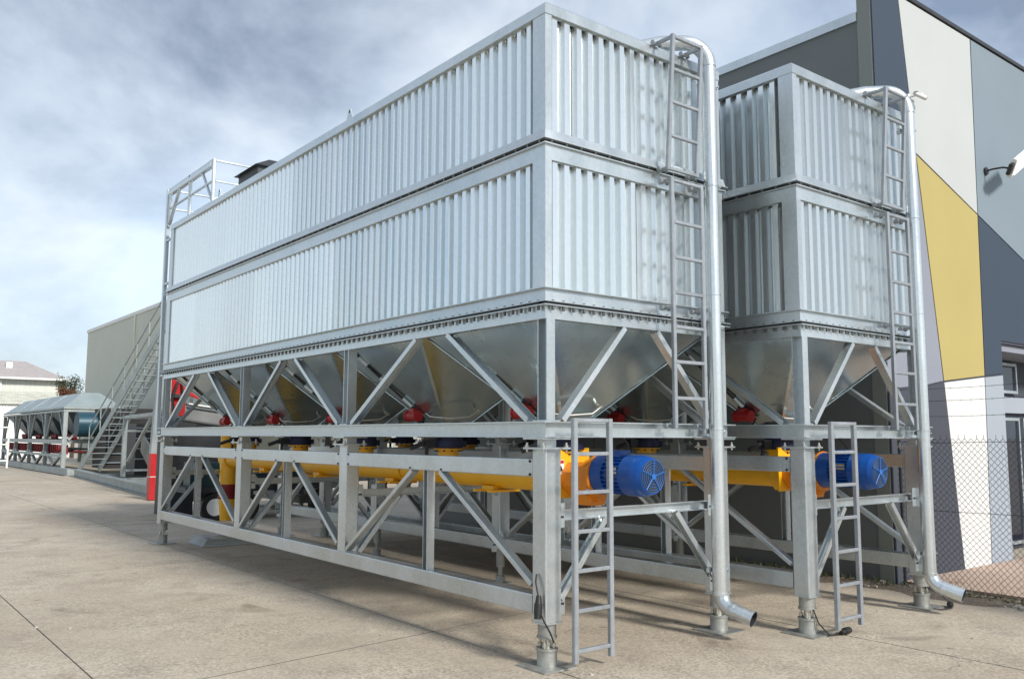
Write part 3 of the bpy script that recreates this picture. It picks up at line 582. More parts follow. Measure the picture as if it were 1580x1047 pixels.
# ------------------------------------------------------------------ screw conveyors with motors
def make_conveyor():
    t = thing('screw_conveyor', 'yellow screw conveyor with blue motor slung under the nearest silo', 'conveyor', (0, 0, 0), 0, 'yellow screw conveyors')
    x, z = 1.17, 1.455
    for a, b in ((1.12, 4.0), (4.03, 6.9), (6.93, 10.0)):
        MB().cyl((x, a, z-.01), (x, b, z-.01), .150, 28).build('trough_tube', 'yellow', t)
    for y in (1.11, 4.015, 6.915, 10.0):
        m = MB(); m.cyl((x, y-.013, z-.01), (x, y+.013, z-.01), .175, 28)
        m.build('joint_flange', 'yellow', t)
    # inlet spouts
    for y in HOP:
        m = MB(); m.cyl((x, y, 1.55), (x, y, 1.69), .125, 20); m.cyl((x, y, 1.690), (x, y, 1.708), .175, 20); sp_ = m.build('inlet_spout', 'yellow', t)
        m = MB()
        for k in range(10): a = k*.628; m.cyl((x+.155*math.cos(a), y+.155*math.sin(a), 1.672), (x+.155*math.cos(a), y+.155*math.sin(a), 1.7195), .012, 6)
        m.build('spout_bolts', 'dark', sp_, kind='stuff')
    for y in (2.2, 4.3, 6.4, 8.4):
        m = MB(); m.box(x-.12, x+.12, y-.10, y+.10, z-.175, z-.135); m.box(x-.20, x+.20, y-.16, y-.10, z-.20, z-.176); m.box(x-.20, x+.20, y+.10, y+.16, z-.20, z-.176); m.box(x-.09, x+.09, y-.10, y+.10, z-.20, z-.176); m.build('inspection_hatch', 'yellow', t)
        m = MB(); m.box(x-.17, x+.17, y-.015, y+.015, z-.02, 1.84); 
    # end housing and gearbox
    m = MB(); m.extrude((x, .98, z+.02), (x, 1.095, z+.02), [(-.2, -.10), (-.11, -.21), (.11, -.21), (.2, -.10), (.2, .24), (-.2, .24)], (0, 0, 1)); m.box(x-.22, x+.22, .96, .979, z-.20, z+.285); m.build('end_housing', 'yellow', t)
    m = MB(); m.extrude((x, .72, z), (x, .959, z), [(.17*math.cos(R(22.5+45*k)), .17*math.sin(R(22.5+45*k))-.01) for k in range(8)], (0, 0, 1))
    m.extrude((x, .56, z+.01), (x, .72, z+.01), [(.21*math.cos(R(22.5+60*k)), .21*math.sin(R(22.5+60*k))-.02) for k in range(6)], (0, 0, 1))
    m.extrude((x-.02, .60, z-.15), (x-.02, .78, z-.15), [(-.13, .0), (-.09, -.10), (.09, -.10), (.13, .0)], (0, 0, 1))
    m.build('gearbox', 'orange', t)
    for zz, xx in ((.16, -.12), (-.10, -.19), (.16, .10)): MB().cyl((x+xx, .548, z+zz), (x+xx, .534, z+zz), .018, 6).build('flange_bolt', 'zinc_bolt', t)
    MB().box(x-.163, x-.157, .20, .30, z+.06, z+.12).build('rating_plate', 'zinc_bolt', t)
    m = MB(); m.cyl((x, .535, z+.03), (x, .555, z+.03), .215, 32); m.build('motor_flange', 'orange', t)
    m = MB(); zc = z+.045; m.cyl((x, .40, zc), (x, .534, zc), .172, 32, .19); m.cyl((x, .17, zc), (x, .40, zc), .150, 32)
    mo = m.build('motor', 'blue', t)
    m = MB()
    for k in range(26):
        a = 2*math.pi*k/26; c, s_ = math.cos(a), math.sin(a)
        m.extrude((x+.162*c, .16, zc+.162*s_), (x+.162*c, .41, zc+.162*s_), [(-.004, -.018), (.004, -.018), (.004, .016), (-.004, .016)], (c, 0, s_))
    m.build('cooling_fins', 'blue', mo, kind='stuff')
    m = MB(); m.box(x-.07, x+.07, .24, .39, zc+.165, zc+.225); m.build('terminal_box', 'blue', mo)
    MB().tube([(x+.07, .32, zc+.195), (x+.16, .34, zc+.21), (x+.22, .42, zc+.28), (x+.24, .52, zc+.36), (x+.2, .6, 1.835)], .010, 6).build('motor_cable', 'black', mo)
    m = MB(); m.cyl((x, .02, zc), (x, .17, zc), .186, 36); m.cyl((x, -.055, zc), (x, .02, zc), .172, 36, .186); m.cyl((x, -.095, zc), (x, -.055, zc), .156, 36, .172); m.build('fan_cowl', 'blue', mo)
    MB().cyl((x, -.0965, zc), (x, -.0955, zc), .150, 30).build('grille_shade_disc', 'dark', mo)  # dark disc painted in for the shaded hollow behind the open grille
    m = MB()
    for rr in (.02, .045, .07, .095, .12, .142):
        pts = [(x+rr*math.cos(R(12*k)), -.102, zc+rr*math.sin(R(12*k))) for k in range(31)]; m.tube(pts, .0028, 5, cap=False)
    for k in range(5): a = R(72*k+15); m.cyl((x+.02*math.cos(a), -.104, zc+.02*math.sin(a)), (x+.150*math.cos(a), -.104, zc+.150*math.sin(a)), .006, 5)
    m.cyl((x, -.112, zc), (x, -.096, zc), .026, 16)
    m.build('fan_grille', 'lblue', mo)
    # lettering-free warning sticker: red bar, white field, black triangle
    st = MB(); st.box(x-.200, x-.120, .9545, .9565, z+.03, z+.17); so = st.build('warning_sticker', 'white', t)
    MB().box(x-.196, x-.124, .9525, .9543, z+.135, z+.165).build('sticker_header', 'red', so)
    k_ = MB(); k_.add([(x-.19, .953, z+.06), (x-.13, .953, z+.06), (x-.16, .953, z+.115), (x-.19, .9543, z+.06), (x-.13, .9543, z+.06), (x-.16, .9543, z+.115)], [(0, 1, 2), (3, 5, 4), (0, 3, 4, 1), (1, 4, 5, 2), (2, 5, 3, 0)]); k_.build('sticker_triangle', 'black', so)
    # discharge at the far end
    m = MB(); m.cyl((x, 10.02, z-.01), (x, 10.30, z-.01), .17, 24); m.cyl((x, 10.2, .98), (x, 10.2, 1.95), .155, 20); m.build('discharge_drop', 'yellow', t)
    m = MB(); m.tube([(x, 10.2, z0_) for z0_ in (.98, .96, .92, .9, .86, .84, .80, .78, .74, .72)], [.165, .175, .175, .16, .175, .16, .175, .16, .175, .165], 20); m.build('rubber_sleeve', 'dkred', t)
    m = MB(); m.cyl((x, 10.2, .34), (x, 10.2, .72), .12, 20, .155); m.build('discharge_cone', 'yellow', t)
    return t
cv1 = make_conveyor(); cv2 = copy_tree(cv1); cv2.location = S2; cv2['label'] = 'yellow screw conveyor with blue motor slung under the silo by the warehouse'

# ------------------------------------------------------------------ cables with plugs on the legs
def cable(label, pts, plug):
    t = thing('power_cable', label, 'cable', pts[0], 0)
    q_ = [Vector(p)-Vector(pts[0]) for p in pts]; MB().tube(q_, .007, 6).build('lead', 'black', t)
    a, b = [Vector(p)-Vector(pts[0]) for p in plug]; m = MB(); d = (b-a)
    m.cyl(a, a+d*.35, .020, 10, .030); m.cyl(a+d*.35, a+d*.8, .034, 12); m.cyl(a+d*.8, b, .030, 10); m.build('plug', 'black', t)
cable('black cable with plug hanging on the foremost leg of the nearest silo', [(-.012, .10, .74), (-.03, .09, .68), (-.035, .06, .60), (-.03, .04, .53), (-.04, .03, .46), (-.03, -.02, .38), (.03, -.03, .28), (.075, -.01, .21)], [(-.035, .045, .58), (-.06, .03, .40)])
cable('black cable with plug lying by the front foot of the second silo', [(2.80, -.60, .24), (2.82, -.64, .12), (2.86, -.72, .02), (2.98, -.74, .012), (3.08, -.70, .012)], [(3.0, -.76, .03), (3.17, -.74, .03)])
cable('black cable and plug coiled on the base plate of the foot beside the fence', [(4.98, -.60, .22), (5.14, -.66, .15), (5.24, -.72, .03), (5.10, -.80, .02), (4.92, -.76, .02), (4.90, -.70, .02)], [(5.14, -.76, .035), (5.28, -.70, .03)])

# ------------------------------------------------------------------ roof gear at the far end of the first silo
gd = thing('guard_rail', 'galvanised guard rail frame around the far end of the nearest silo roof', 'railing', (0, 8.3, 5.60))
def gtube(a, b, name='rail', w=.045): return MB().extrude(a, b, rrect(w, w, .006, 1)).build(name, 'galv', gd)
for a, b in (((.03, 0, .0), (.03, 0, .70)), ((.03, 1.15, .0), (.03, 1.15, .70)), ((.03, 2.25, -.0), (.03, 2.25, .70)), ((1.15, 0, 0), (1.15, 0, .70)), ((1.15, 2.25, 0), (1.15, 2.25, .7)), ((2.3, 2.25, 0), (2.3, 2.25, .7)), ((2.3, 0, 0), (2.3, 0, .7))): gtube(a, b, 'post', .05)
for z in (.68, .34):
    gtube((.03, .03, z), (.03, 2.22, z), w=.05 if z > .5 else .035); gtube((.06, 0, z), (2.27, 0, z), w=.035); gtube((.06, 2.25, z), (2.27, 2.25, z), w=.035)
gtube((.03, .05, .62), (.03, 2.2, .62), 'toe_beam', .075)
for a, b in (((.03, .06, .05), (.03, .55, .6)), ((.03, 2.2, .05), (.03, 1.7, .6))): gtube(a, b, 'knee_brace', .04)
rp_ = thing('riser_post', 'slender galvanised post standing up the far corner of the nearest silo', 'post', (.02, 10.62, 0))
MB().extrude((0, 0, 1.86), (0, 0, 6.30), rrect(.07, .07, .008, 1)).build('post', 'galv', rp_)
for z in (5.35, 4.55, 2.9): MB().extrude((0, -.036, z), (0, -.22, z), rrect(.04, .04, .005, 1)).build('bracket', 'galv', rp_)
MB().extrude((0, -.036, 5.62), (0, -.62, 6.2), rrect(.04, .04, .005, 1)).build('strut', 'galv', rp_)
MB().extrude((0, -.036, 1.90), (0, -.20, 1.90), rrect(.04, .04, .005, 1)).build('bracket', 'galv', rp_)
ft = thing('dust_filter', 'dark hooded dust filter on the nearest silo roof', 'filter', (.46, 7.0, 5.53))
MB().box(-.36, .36, -.38, .38, 0, .26).build('casing', 'dark', ft)
MB().add([(-.42, -.44, .261), (.42, -.44, .261), (.42, .44, .261), (-.42, .44, .261), (-.12, -.2, .44), (.12, -.2, .44), (.12, .2, .44), (-.12, .2, .44)], [(0,3,2,1),(0,1,5,4),(1,2,6,5),(2,3,7,6),(3,0,4,7),(4,5,6,7)]).build('hood', 'dark', ft)

# ------------------------------------------------------------------ chain-link fence
M['wire'] = mat('dull_fence_wire', (.03, .03, .03), .6, .3, .2, 20)
fp = lambda y: 6.15-.17*(.30-y)+0.0            # fence x at a given y
fe = thing('chain_link_fence', 'chain link fence with barbed wire running out from the warehouse corner', 'fence', (6.15, .3, 0))
FO = Vector((6.15, .3, 0)); u = Vector((-.17, -1, 0)).normalized()
def FP(t, z, off=0): 
    sag = .03*math.sin(t*2.1+z*2)*math.sin(z*1.7)
    return u*t+Vector((u.y, -u.x, 0))*(off+sag*.6)+Vector((0, 0, z))
LEN, H = 5.4, 1.84
cell = .039; n = int(LEN/cell)
m = MB()
for k in range(n):
    t0 = k*cell; pts = []; nz = int(H/(cell*.98))
    for i in range(nz+1):
        z = .03+i*(H-.03)/nz; side = ((i+k) % 2); t = t0+side*cell
        dimple = .03*math.exp(-((t-1.15)**2+(z-1.0)**2)/.05)
        t += dimple*math.sin(z*9)*1.2
        pts.append(FP(t, z-.6*dimple, .004*(1 if (i+k) % 2 else -1)))
    m.tube(pts, .0034, 3, cap=False)
    if k % 3 == 0: m.tube([pts[-1], pts[-1]+Vector((0, 0, .045))], .0027, 3)
m.build('mesh_wire', 'wire', fe, kind='stuff')
for z in (.06, .98, 1.80): MB().tube([FP(t*.3, z-.01*math.sin(t*.9)) for t in range(int(LEN/.3)+1)], .003, 5).build('strainer_wire', 'wire', fe)
for z in (2.12, 2.31, 2.46):
    bw = MB().tube([FP(t*.3, z-.012*math.sin(t*.6)) for t in range(int(LEN/.3)+1)], .0024, 5).build('barbed_wire', 'wire', fe)
    m = MB()
    for k in range(int(LEN/.13)):
        c = FP(k*.13, z-.012*math.sin(k*.13/.3*.6)); 
        for a in range(2): d = Vector((random.uniform(-1, 1), random.uniform(-1, 1), random.uniform(-1, 1))).normalized()*.012; m.cyl(c-d, c+d, .0018, 3)
    m.build('barbs', 'wire', bw, kind='stuff')
for t in (.02, 2.9, 5.3):
    p = FP(t, 0); MB().tube([p+Vector((.035, 0, -.05)), p+Vector((.035, 0, 2.05)), p+Vector((.035, 0, 2.5))], .022, 10).build('post', 'dark', fe)

# weeds and rubble at the foot of the wall and fence
M['weed'] = mat('dry_weed', (.10, .105, .05), .8, 0, .3, 5)
M['stone'] = mat('pale_rubble', (.42, .39, .35), .9, 0, .25, 8)
m = MB()
for k in range(420):
    y = random.uniform(-2.6, 3.5); x = (random.uniform(5.85, 6.12) if y > .3 else fp(y)+random.uniform(-.14, .1)); h = random.uniform(.03, .13)
    for j in range(5):
        a = random.uniform(0, 6.28); l_ = random.uniform(.3, 1)*h; d = Vector((math.cos(a), math.sin(a), 0)); w = Vector((-d.y, d.x, 0))*.004; b0 = Vector((x, y, .0)); 
        tip = b0+d*l_*.7+Vector((0, 0, l_)); mid = b0+d*l_*.3+Vector((0, 0, l_*.65))
        m.add([b0-w, b0+w, mid+w*1.4, mid-w*1.4, tip], [(0, 1, 2, 3), (3, 2, 4)])
tag(m.build('weeds', 'weed'), 'dry weeds growing along the foot of wall and fence', 'weeds', kind='stuff')
m = MB()
for k in range(330):
    y = random.uniform(-2.8, 2.2); x = (random.uniform(5.7, 6.13) if y > .3 else fp(y)+random.uniform(-.25, .16)); r = random.choice([.008, .012, .016, .02, .03])*random.uniform(.7, 1.2)
    c = Vector((x, y, r*.5)); P8 = [c+Vector((sx*r*random.uniform(.6, 1.1), sy*r*random.uniform(.6, 1.3), sz*r*random.uniform(.4, .7))) for sz in (-1, 1) for sy in (-1, 1) for sx in (-1, 1)]
    m.add(P8, [(0, 2, 3, 1), (4, 5, 7, 6), (0, 1, 5, 4), (1, 3, 7, 5), (3, 2, 6, 7), (2, 0, 4, 6)])
tag(m.build('rubble', 'stone'), 'pale stones and rubble scattered along the fence foot', 'rubble', kind='stuff')
m = MB()
for k in range(60):
    x, y = random.uniform(-4.5, 5), random.uniform(-3, 8); r = random.uniform(.006, .016); c = Vector((x, y, r*.4))
    P8 = [c+Vector((sx*r*random.uniform(.6, 1.2), sy*r*random.uniform(.6, 1.3), sz*r*.4)) for sz in (-1, 1) for sy in (-1, 1) for sx in (-1, 1)]
    m.add(P8, [(0, 2, 3, 1), (4, 5, 7, 6), (0, 1, 5, 4), (1, 3, 7, 5), (3, 2, 6, 7), (2, 0, 4, 6)])
tag(m.build('pebbles', 'stone'), 'loose pebbles and grit lying about the concrete yard', 'pebbles', kind='stuff')

# ------------------------------------------------------------------ aggregate bins, far left
M['teal'] = mat('teal_grey_cover', (.30, .36, .37), .5, .3, .12, 1.2)
M['tealwall'] = mat('blue_teal_tank', (.02, .07, .10), .4, .2, .15, 2)
M['binplate'] = mat('bin_plate', (.20, .25, .28), .45, .5, .15, 1)
BX0, BX1 = 4.5, 7.2
ab = thing('aggregate_bins', 'row of low galvanised aggregate bins with sloping grey green covers, far left', 'bins', (BX0, 41, 0))
def abp(mb, name, mt, parent=None, **k): o = mb.build(name, mt, parent or ab, **k); o.data.transform(Matrix.Translation((-BX0, -41, 0))); return o
BY = [41, 45.4, 49.8, 54.2, 58.6]
for i in range(4):
    y0, y1 = BY[i]+.05, BY[i+1]-.05; zt = 3.2
    m = MB(); m.add([(BX0, y0, zt), (BX1, y0, zt), (BX1, y1, zt), (BX0, y1, zt), (BX0+.95, y0+(.95 if i == 0 else .1), 3.95), (BX1-.95, y0+(.95 if i == 0 else .1), 3.95), (BX1-.95, y1-(.1 if i < 3 else .9), 3.95), (BX0+.95, y1-(.1 if i < 3 else .9), 3.95)],
                    [(0, 1, 5, 4), (1, 2, 6, 5), (2, 3, 7, 6), (3, 0, 4, 7), (4, 5, 6, 7)]); abp(m, 'cover', 'teal')
    m = MB(); m.add([(BX0+.1, y0, 3.0), (BX1-.1, y0, 3.0), (BX1-.1, y1, 3.0), (BX0+.1, y1, 3.0), (5.6, y0+1.7, 1.75), (6.1, y0+1.7, 1.75), (6.1, y1-1.7, 1.75), (5.6, y1-1.7, 1.75)],
                    [(4, 5, 1, 0), (5, 6, 2, 1), (6, 7, 3, 2), (7, 4, 0, 3)]); hb = abp(m, 'bin', 'binplate')
    m = MB()
    for q_ in (-.5, .0, .5): m.cyl((5.35, (y0+y1)/2+q_-.2, 1.66), (5.35, (y0+y1)/2+q_+.1, 1.82), .09, 8)
    abp(m, 'gate_cylinder', 'dkred', hb)
    for ya in (y0, y1):
        ym = (y0+y1)/2
        abp(MB().extrude((BX0+.05, ya+(.2 if ya == y0 else -.2), 1.75), (BX0+.05, ym-(.9 if ya == y0 else -.9), 2.95), rrect(.09, .09, .01, 1)), 'brace', 'galvfar')
        abp(MB().extrude((BX0+.05, ya+(.2 if ya == y0 else -.2), 1.0), (BX0+.05, ym, .35), rrect(.14, .12, .01, 1)), 'brace', 'galvfar')
for i, y in enumerate(BY):
    for x in (BX0+.05, BX1-.05): abp(MB().box(x-.09, x+.09, y-.09, y+.09, .3, 2.95), 'post', 'galvfar')
    abp(MB().box(BX0+.15, BX1-.15, y-.06, y+.06, 1.45, 1.6), 'cross_beam', 'galvfar')
for z0, z1 in ((2.96, 3.06), (3.10, 3.19), (1.42, 1.62), (.78, .90)):
    abp(MB().box(BX0-.06, BX0+.02, 40.9, 58.7, z0, z1), 'long_beam', 'galvfar'); abp(MB().box(BX1-.02, BX1+.06, 40.9, 58.7, z0, z1), 'long_beam', 'galvfar')
    if z0 > 2: abp(MB().box(BX0+.025, BX1-.025, 40.9, 41.0, z0, z1), 'end_beam', 'galvfar')
abp(MB().extrude((BX0+.2, 40.9, 1.6), (BX0+1.5, 40.9, 2.95), rrect(.12, .1, .01, 1)), 'brace', 'galvfar')
m = MB()
for k in range(36): y = 41.2+k*.48; m.cyl((4.75, y, .92), (4.75, y+.05, 1.36), .045, 8); m.cyl((5.0, y, 1.06), (5.9, y, 1.0), .05, 8)
abp(m, 'idler_rollers', 'dkred', kind='stuff')
abp(MB().box(4.85, 6.6, 41.2, 58.5, 1.12, 1.15), 'belt', 'black')
abp(MB().cyl((4.9, 40.3, 2.35), (6.1, 40.3, 2.35), .58, 20), 'tank', 'tealwall')
abp(MB().box(BX0-.25, BX0+.1, 38.5, 60, .0, .30), 'base_beam', 'galvfar')

# ------------------------------------------------------------------ mixing tower with stair
tw = thing('mixing_tower', 'galvanised plant tower frame on skid beams with dark louvred enclosure behind the stair', 'plant tower', (3.6, 22, 0))
def twp(mb, name, mt, **k): o = mb.build(name, mt, tw, **k); o.data.transform(Matrix.Translation((-3.6, -22, 0))); return o
def bar(a, b, w=.16, name='column', mt='galvfar'): return twp(MB().extrude(a, b, rrect(w, w, .012, 1)), name, mt)
m = MB(); m.extrude((3.25, 21.5, .17), (4.45, 38, .17), ibeam(.3, .32, .03)); twp(m, 'skid_beam', 'galvfar')
m = MB(); m.extrude((6.2, 21.5, .17), (7.4, 38, .17), ibeam(.3, .32, .03)); twp(m, 'skid_beam', 'galvfar')
for a in (22, 25, 29, 33): twp(MB().box(3.5+(a-21.5)*.073, 6.1+(a-21.5)*.073, a-.08, a+.08, .05, .28), 'skid_tie', 'galvfar')
bar((4.15, 28.8, .33), (4.15, 28.8, 2.55), .15); bar((6.5, 28.8, .33), (6.5, 28.8, 5.1), .15)
bar((3.25, 22.2, .33), (3.40, 22.0, 4.9), .20); bar((5.2, 22.2, .33), (5.2, 22.2, 5.1), .2)
bar((4.20, 28.4, .9), (3.8, 24.0, 2.6), .10, 'brace'); bar((4.22, 28.8, 2.5), (6.42, 28.8, 2.5), .12, 'beam'); bar((3.45, 22.4, 2.5), (4.15, 28.7, 2.5), .12, 'beam')
bar((4.2, 28.9, 2.0), (6.4, 28.9, 2.0), .08, 'beam'); bar((4.2, 28.9, .55), (6.4, 28.9, .55), .08, 'beam')
twp(MB().box(4.6, 8.2, 21.5, 26.0, 5.2, 5.32), 'deck', 'galvfar')
m = MB(); m.box(5.75, 9.1, 38.2, 40.6, .30, 3.1); twp(m, 'enclosure', 'black')
for k in range(6): twp(MB().box(5.75, 9.1, 38.1, 38.195, .55+k*.42, .60+k*.42), 'louvre', 'binplate')
m = MB(); m.box(5.0, 8.6, 30.5, 32.4, .30, 2.3); twp(m, 'motor_house', 'black')
for k in range(5): twp(MB().box(5.0, 8.6, 30.42, 30.495, .5+k*.4, .55+k*.4), 'louvre', 'binplate')
twp(MB().extrude((3.9, 24.2, .9), (4.6, 28.2, 1.6), rrect(.06, .7, .01, 1)), 'chute_plate', mat('olive_grey_plate', (.12, .13, .115), .5, .2))
st = thing('stairway', 'long steel stairway with handrails climbing to the plant deck at left', 'stairs', (5.05, 38, 0))
Pb, Pt = Vector((0, 0, .25)), Vector((1.59, -5.88, 6.25)); run = Vector((1.35, -5.0, 0)).normalized(); sd_ = Vector((run.y, -run.x, 0))
sd_ = -sd_ if sd_.x < 0 else sd_
wd = .46
for sg in (-1, 1):
    MB().extrude(Pb+sd_*wd*sg, Pt+sd_*wd*sg, rrect(.05, .24, .006, 1)).build('stringer', 'galvfar', st)
for k in range(1, 23):
    p = Pb.lerp(Pt, k/23); m = MB(); m.extrude(p-sd_*(wd-.03), p+sd_*(wd-.03), rrect(.24, .035, .004, 1)); m.build('tread', 'galvfar', st)
for sg in (-1, 1):
    for hh in (1.25, .65): MB().tube([Pb.lerp(Pt, .12)+sd_*wd*sg+Vector((0, 0, hh)), Pt+sd_*wd*sg+Vector((0, 0, hh))], .030, 8).build('handrail', 'galvfar', st)
    for k in range(7):
        p = Pb.lerp(Pt, .12+.88*k/6)+sd_*wd*sg; MB().tube([p+Vector((0, 0, .1)), p+Vector((0, 0, 1.25))], .026, 8).build('baluster', 'galvfar', st)

# ------------------------------------------------------------------ far buildings
M['beige'] = mat('beige_tilt_panel', (.56, .57, .49), .8, 0, .04, .5, .02, 40)
bb = thing('beige_warehouse', 'plain beige warehouse wall rising behind the aggregate bins', 'building', (9.2, 30, 0))
yy = [0, 8.6, 17.5, 29.0]
for a, b in zip(yy[:-1], yy[1:]): MB().box(0, .25, a+.02, b-.02, 0, 8.75).build('wall_panel', 'beige', bb)
MB().box(-.06, .3, 0, 29.05, 8.752, 8.95).build('capping', 'white', bb)
MB().box(-.10, -.001, 17.3, 17.42, 1, 8.7).build('downpipe', 'beige', bb)
MB().box(.251, 24, 28.8, 29, 0, 8.6).build('end_wall', 'beige', bb); MB().box(.251, 24, 0, 28.79, 8.3, 8.5).build('roof', 'white', bb)
M['roofing'] = mat('faded_grey_roof', (.36, .33, .32), .8, 0, .1, 3)
M['weatherboard'] = mat('cream_cladding', (.58, .60, .54), .7, 0, .05, 2)
M['brownboard'] = mat('brown_gable_board', (.10, .06, .035), .7, 0, .15, 4)
ho = thing('house', 'cream clad shed with shallow grey hipped roof at the far left edge', 'building', (2, 84, 0))
MB().box(0, 10.3, 0, 9, 0, 6.9).build('wall', 'weatherboard', ho)
for k in range(24): MB().box(.2+k*.42, .23+k*.42, -.03, -.001, 3.2, 6.85).build('cladding_rib', 'white', ho)
MB().add([(-.5, -.6, 6.95), (11.0, -.6, 6.95), (11.0, 9.6, 6.95), (-.5, 9.6, 6.95), (2, 4.5, 8.8), (8.2, 4.5, 8.8)], [(0, 1, 5, 4), (1, 2, 5), (2, 3, 4, 5), (3, 0, 4), (0, 3, 2, 1)]).build('roof', 'roofing', ho)
MB().box(-.6, 11.1, -.75, -.605, 6.8, 6.98).build('gutter', 'white', ho)
MB().box(10.31, 10.9, -.2, 6, 3.5, 6.9).build('end_boarding', 'brownboard', ho)
MB().box(5.4, 5.7, -.16, -.031, 2, 6.75).build('downpipe', 'white', ho)
for x in (3.5, 6.3): MB().box(x, x+.5, 2.2, 2.9, 7.9, 8.5).build('roof_vent', 'white', ho)
sh = thing('lean_to_roof', 'low shed with pale corrugated roof in front of the cream shed', 'shed', (2, 74, 0))
MB().box(0, 9.5, 0, 5, 0, 4.3).build('wall', 'white', sh)
m = MB(); pts = []
for k in range(97): pts.append((-.3+k*.105, .05*(k % 2)))
m.add([(x, -.4, 4.35+z) for x, z in pts]+[(x, 5.2, 5.5+z) for x, z in pts], [(i, i+1, 97+i+1, 97+i) for i in range(96)]); m.build('roof', mat('pale_fibre_roof', (.55, .55, .46), .8, 0, .2, 1.5), sh)

# trees beyond the bins
M['leaf'] = mat('dark_olive_leaves', (.035, .05, .02), .7, 0, .3, 2); M['leaf2'] = mat('reddish_leaves', (.12, .05, .02), .7, 0, .3, 2); M['bark'] = mat('bark', (.10, .08, .06), .9, 0, .2, 8, .4, 20)
def tree(loc, h, r, lm, label, seed):
    rd = random.Random(seed); t = thing('tree', label, 'tree', loc)
    m = MB(); m.tube([(0, 0, 0), (.05, .02, h*.3), (-.05, .06, h*.55)], [.16, .12, .07], 8)
    cl = []
    for k in range(9):
        a = rd.uniform(0, 6.28); q_ = Vector((math.cos(a)*r*rd.uniform(.3, .85), math.sin(a)*r*rd.uniform(.3, .85), h*rd.uniform(.5, .95))); cl.append(q_)
        m.tube([(-.03, .04, h*.45), Vector((0, 0, h*.5)).lerp(q_, .6), q_], [.05, .03, .012], 6)
    m.build('trunk', 'bark', t)
    m = MB()
    for c in cl:
        for k in range(170):
            d = Vector((rd.gauss(0, 1), rd.gauss(0, 1), rd.gauss(0, .8)))*r*.24; p = c+d; s_ = rd.uniform(.06, .13); e1 = Vector((rd.gauss(0, 1), rd.gauss(0, 1), rd.gauss(0, 1))).normalized(); e2 = e1.orthogonal().normalized()
            m.add([p-e1*s_, p+e2*s_*.5, p+e1*s_, p-e2*s_*.5], [(0, 1, 2, 3)])
    m.build('crown', lm, t)
tree((11.3, 72, 0), 6.6, 1.4, 'leaf', 'dark leafy tree between the cream shed and the beige warehouse', 3)
tree((10.3, 70, 0), 5.6, .8, 'leaf2', 'small reddish tree against the end of the cream shed', 5)

# ------------------------------------------------------------------ vehicles and gear seen through the frames
M['grille'] = mat('dark_teal_body', (.02, .05, .06), .35, .2, .15, 3)
M['grey'] = mat('machine_grey', (.22, .23, .23), .5, .3, .12, 3)
def wheel(parent, x, y, r, w=.22):
    m = MB(); m.cyl((x-w/2, y, r), (x+w/2, y, r), r, 22); o = m.build('wheel', 'black', parent); MB().cyl((x-w/2-.012, y, r), (x-w/2-.001, y, r), r*.58, 18).build('rim', 'white', o)
def wheel_y(parent, x, y, r, w=.2):
    o = MB().cyl((x, y-w/2, r), (x, y+w/2, r), r, 22).build('wheel', 'black', parent); MB().cyl((x, y-w/2-.012, r), (x, y-w/2-.001, r), r*.62, 18).build('rim', 'white', o)
tr = thing('flatbed_trailer', 'dark low trailer with white wheel rims parked beyond the far end of the silo', 'trailer', (1.72, 13.6, 0))
MB().box(-.2, 3.6, 0, 1.2, .62, .74).build('deck', 'dark', tr)
MB().box(-.1, 3.4, .05, .10, .742, 1.08).build('side_board', 'grille', tr); MB().box(1.6, 2.0, .03, .049, .80, .98).build('tail_light', 'dkred', tr)
for k in range(6): MB().box(.0+k*.6, .08+k*.6, -.05, .03, .5, 1.35).build('stake', 'dark', tr)
MB().box(.1, 1.3, .3, 1.1, .742, 1.25).build('load_box', 'grille', tr); MB().box(1.7, 3.2, .3, 1.1, .742, 1.45).build('load_box', 'grey', tr)
for x in (.45, 1.15, 3.0): wheel_y(tr, x, .1, .30)
rg = thing('red_drill_rig', 'red boom machine with white script on its side, seen beyond the silo hoppers', 'rig', (1.68, 15.4, 0))
MB().box(0, .28, 0, .3, 2.30, 3.20).build('mast', 'red', rg)
MB().cyl((.14, .14, 3.2), (.14, .14, 3.32), .15, 14).build('mast_head', 'dkred', rg); MB().box(.0, .3, -.1, .0, 2.3, 2.62).build('valve_block', 'red', rg)
bm = MB().extrude((.30, .1, 3.02), (1.10, .1, 2.74), rrect(.12, .36, .02, 2)).build('boom', 'red', rg)
for k in range(5):
    a = Vector((.42+k*.10, .035, 2.97-k*.035)); MB().tube([a+Vector((-.03, 0, -.05)), a+Vector((.0, 0, .05)), a+Vector((.03, 0, -.04)), a+Vector((.06, 0, .0))], .010, 5).build('script_stroke', 'white', bm)
MB().box(.0, .6, .0, .9, 0, 2.25).build('chassis', 'dark', rg); MB().extrude((.3, .2, 2.35), (2.0, .2, 2.12), rrect(.5, .34, .05, 2)).build('engine_cover', 'grey', rg)
MB().extrude((.35, .0, 2.58), (1.9, .0, 2.38), rrect(.4, .04, .01, 1)).build('canopy', 'white', rg)
MB().box(-.10, -.04, -.1, .0, 1.9, 3.3).build('pipe_rack', 'white', rg)
MB().box(.6, 1.9, .1, 1.2, .3, 1.9).build('engine_frame', 'dark', rg)
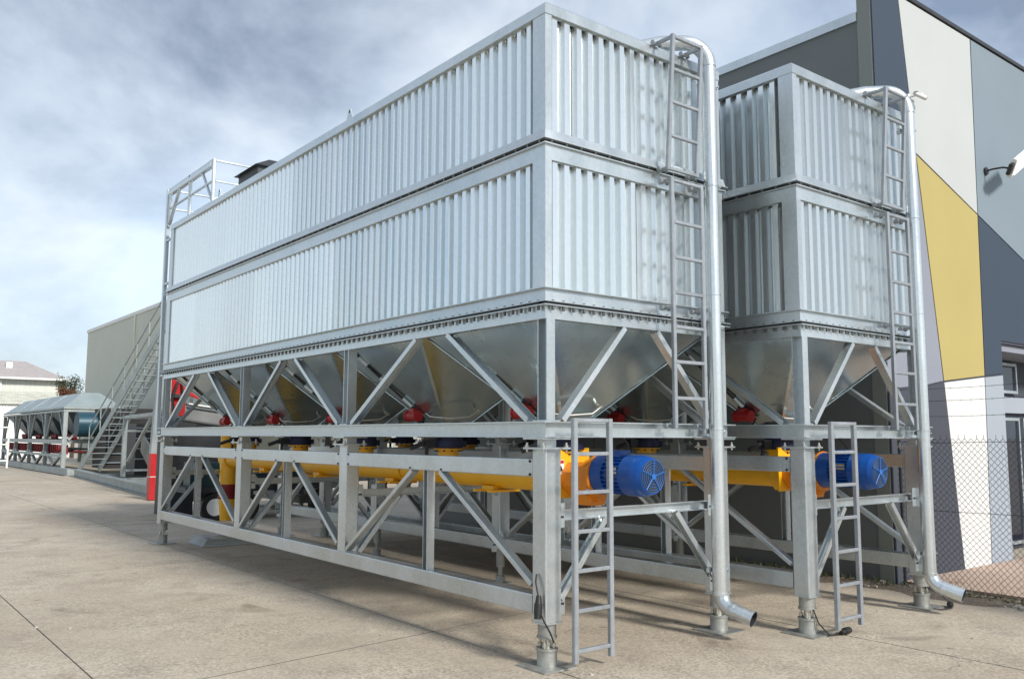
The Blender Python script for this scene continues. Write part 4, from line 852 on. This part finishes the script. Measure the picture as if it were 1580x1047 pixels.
MB().tube([(.05, -.12, 2.3), (-.02, -.16, 2.7), (.10, -.14, 3.1), (.25, -.1, 3.3)], .03, 8).build('hose', 'black', rg)
MB().tube([(.20, -.05, 2.35), (.24, -.08, 2.8), (.20, -.05, 3.2)], .022, 8).build('hose', 'black', rg)
MB().box(-.02, .30, -.12, -.02, 2.72, 2.80).build('clamp_band', 'dark', rg)
rb = thing('red_cabinet', 'narrow bright red cabinet at the foot of the plant tower', 'cabinet', (2.78, 20.6, 0))
MB().box(0, .32, 0, .3, .02, .66).build('body', 'red', rb); MB().box(0, .32, 0, .3, .68, 1.32).build('lid', 'red', rb); MB().box(-.005, .325, -.01, .31, .661, .679).build('seam', 'white', rb)
gm = thing('machine_skid', 'grey machinery skid with ducts parked between silos and beige wall', 'machine', (4.4, 14.2, 0))
MB().box(0, 1.3, 0, 3.2, .25, .42).build('base', 'grey', gm); MB().box(.15, 1.15, .1, 1.1, .42, 1.35).build('cabinet', 'weatherboard', gm); MB().box(.1, 1.2, 1.5, 2.9, .42, 1.15).build('hopper_body', 'grey', gm)
for k in range(5): MB().tube([(.2+.2*k, 1.1, 1.0), (.2+.2*k, 1.3, 1.15), (.2+.2*k, 1.5, 1.0)], .05, 10).build('duct', 'galv', gm)
for x in (.1, 1.2):
    for y in (.1, 3.1): MB().cyl((x, y, 0), (x, y, .25), .05, 10).build('foot', 'castgalv', gm)
sp = thing('plate_stack', 'small stack of pale steel plates on the ground near the far end of the silo', 'plates', (.9, 9.6, 0))
for k in range(4): MB().box(-.45+.03*k, .55-.02*k, -.3+.02*k, .45, .002+.032*k, .03+.032*k).build('plate', 'galv', sp)
gt = thing('gate_frame', 'white pipe gate frame standing at the far left edge of the yard', 'gate', (3.6, 50.5, 0))
for x in (-.9, 0): MB().tube([(x, 0, 0), (x, 0, 2.3)], .06, 8).build('post', 'white', gt)
for z in (.4, 1.3, 2.25): MB().tube([(-.9, 0, z), (0, 0, z)], .045, 8).build('rail', 'white', gt)
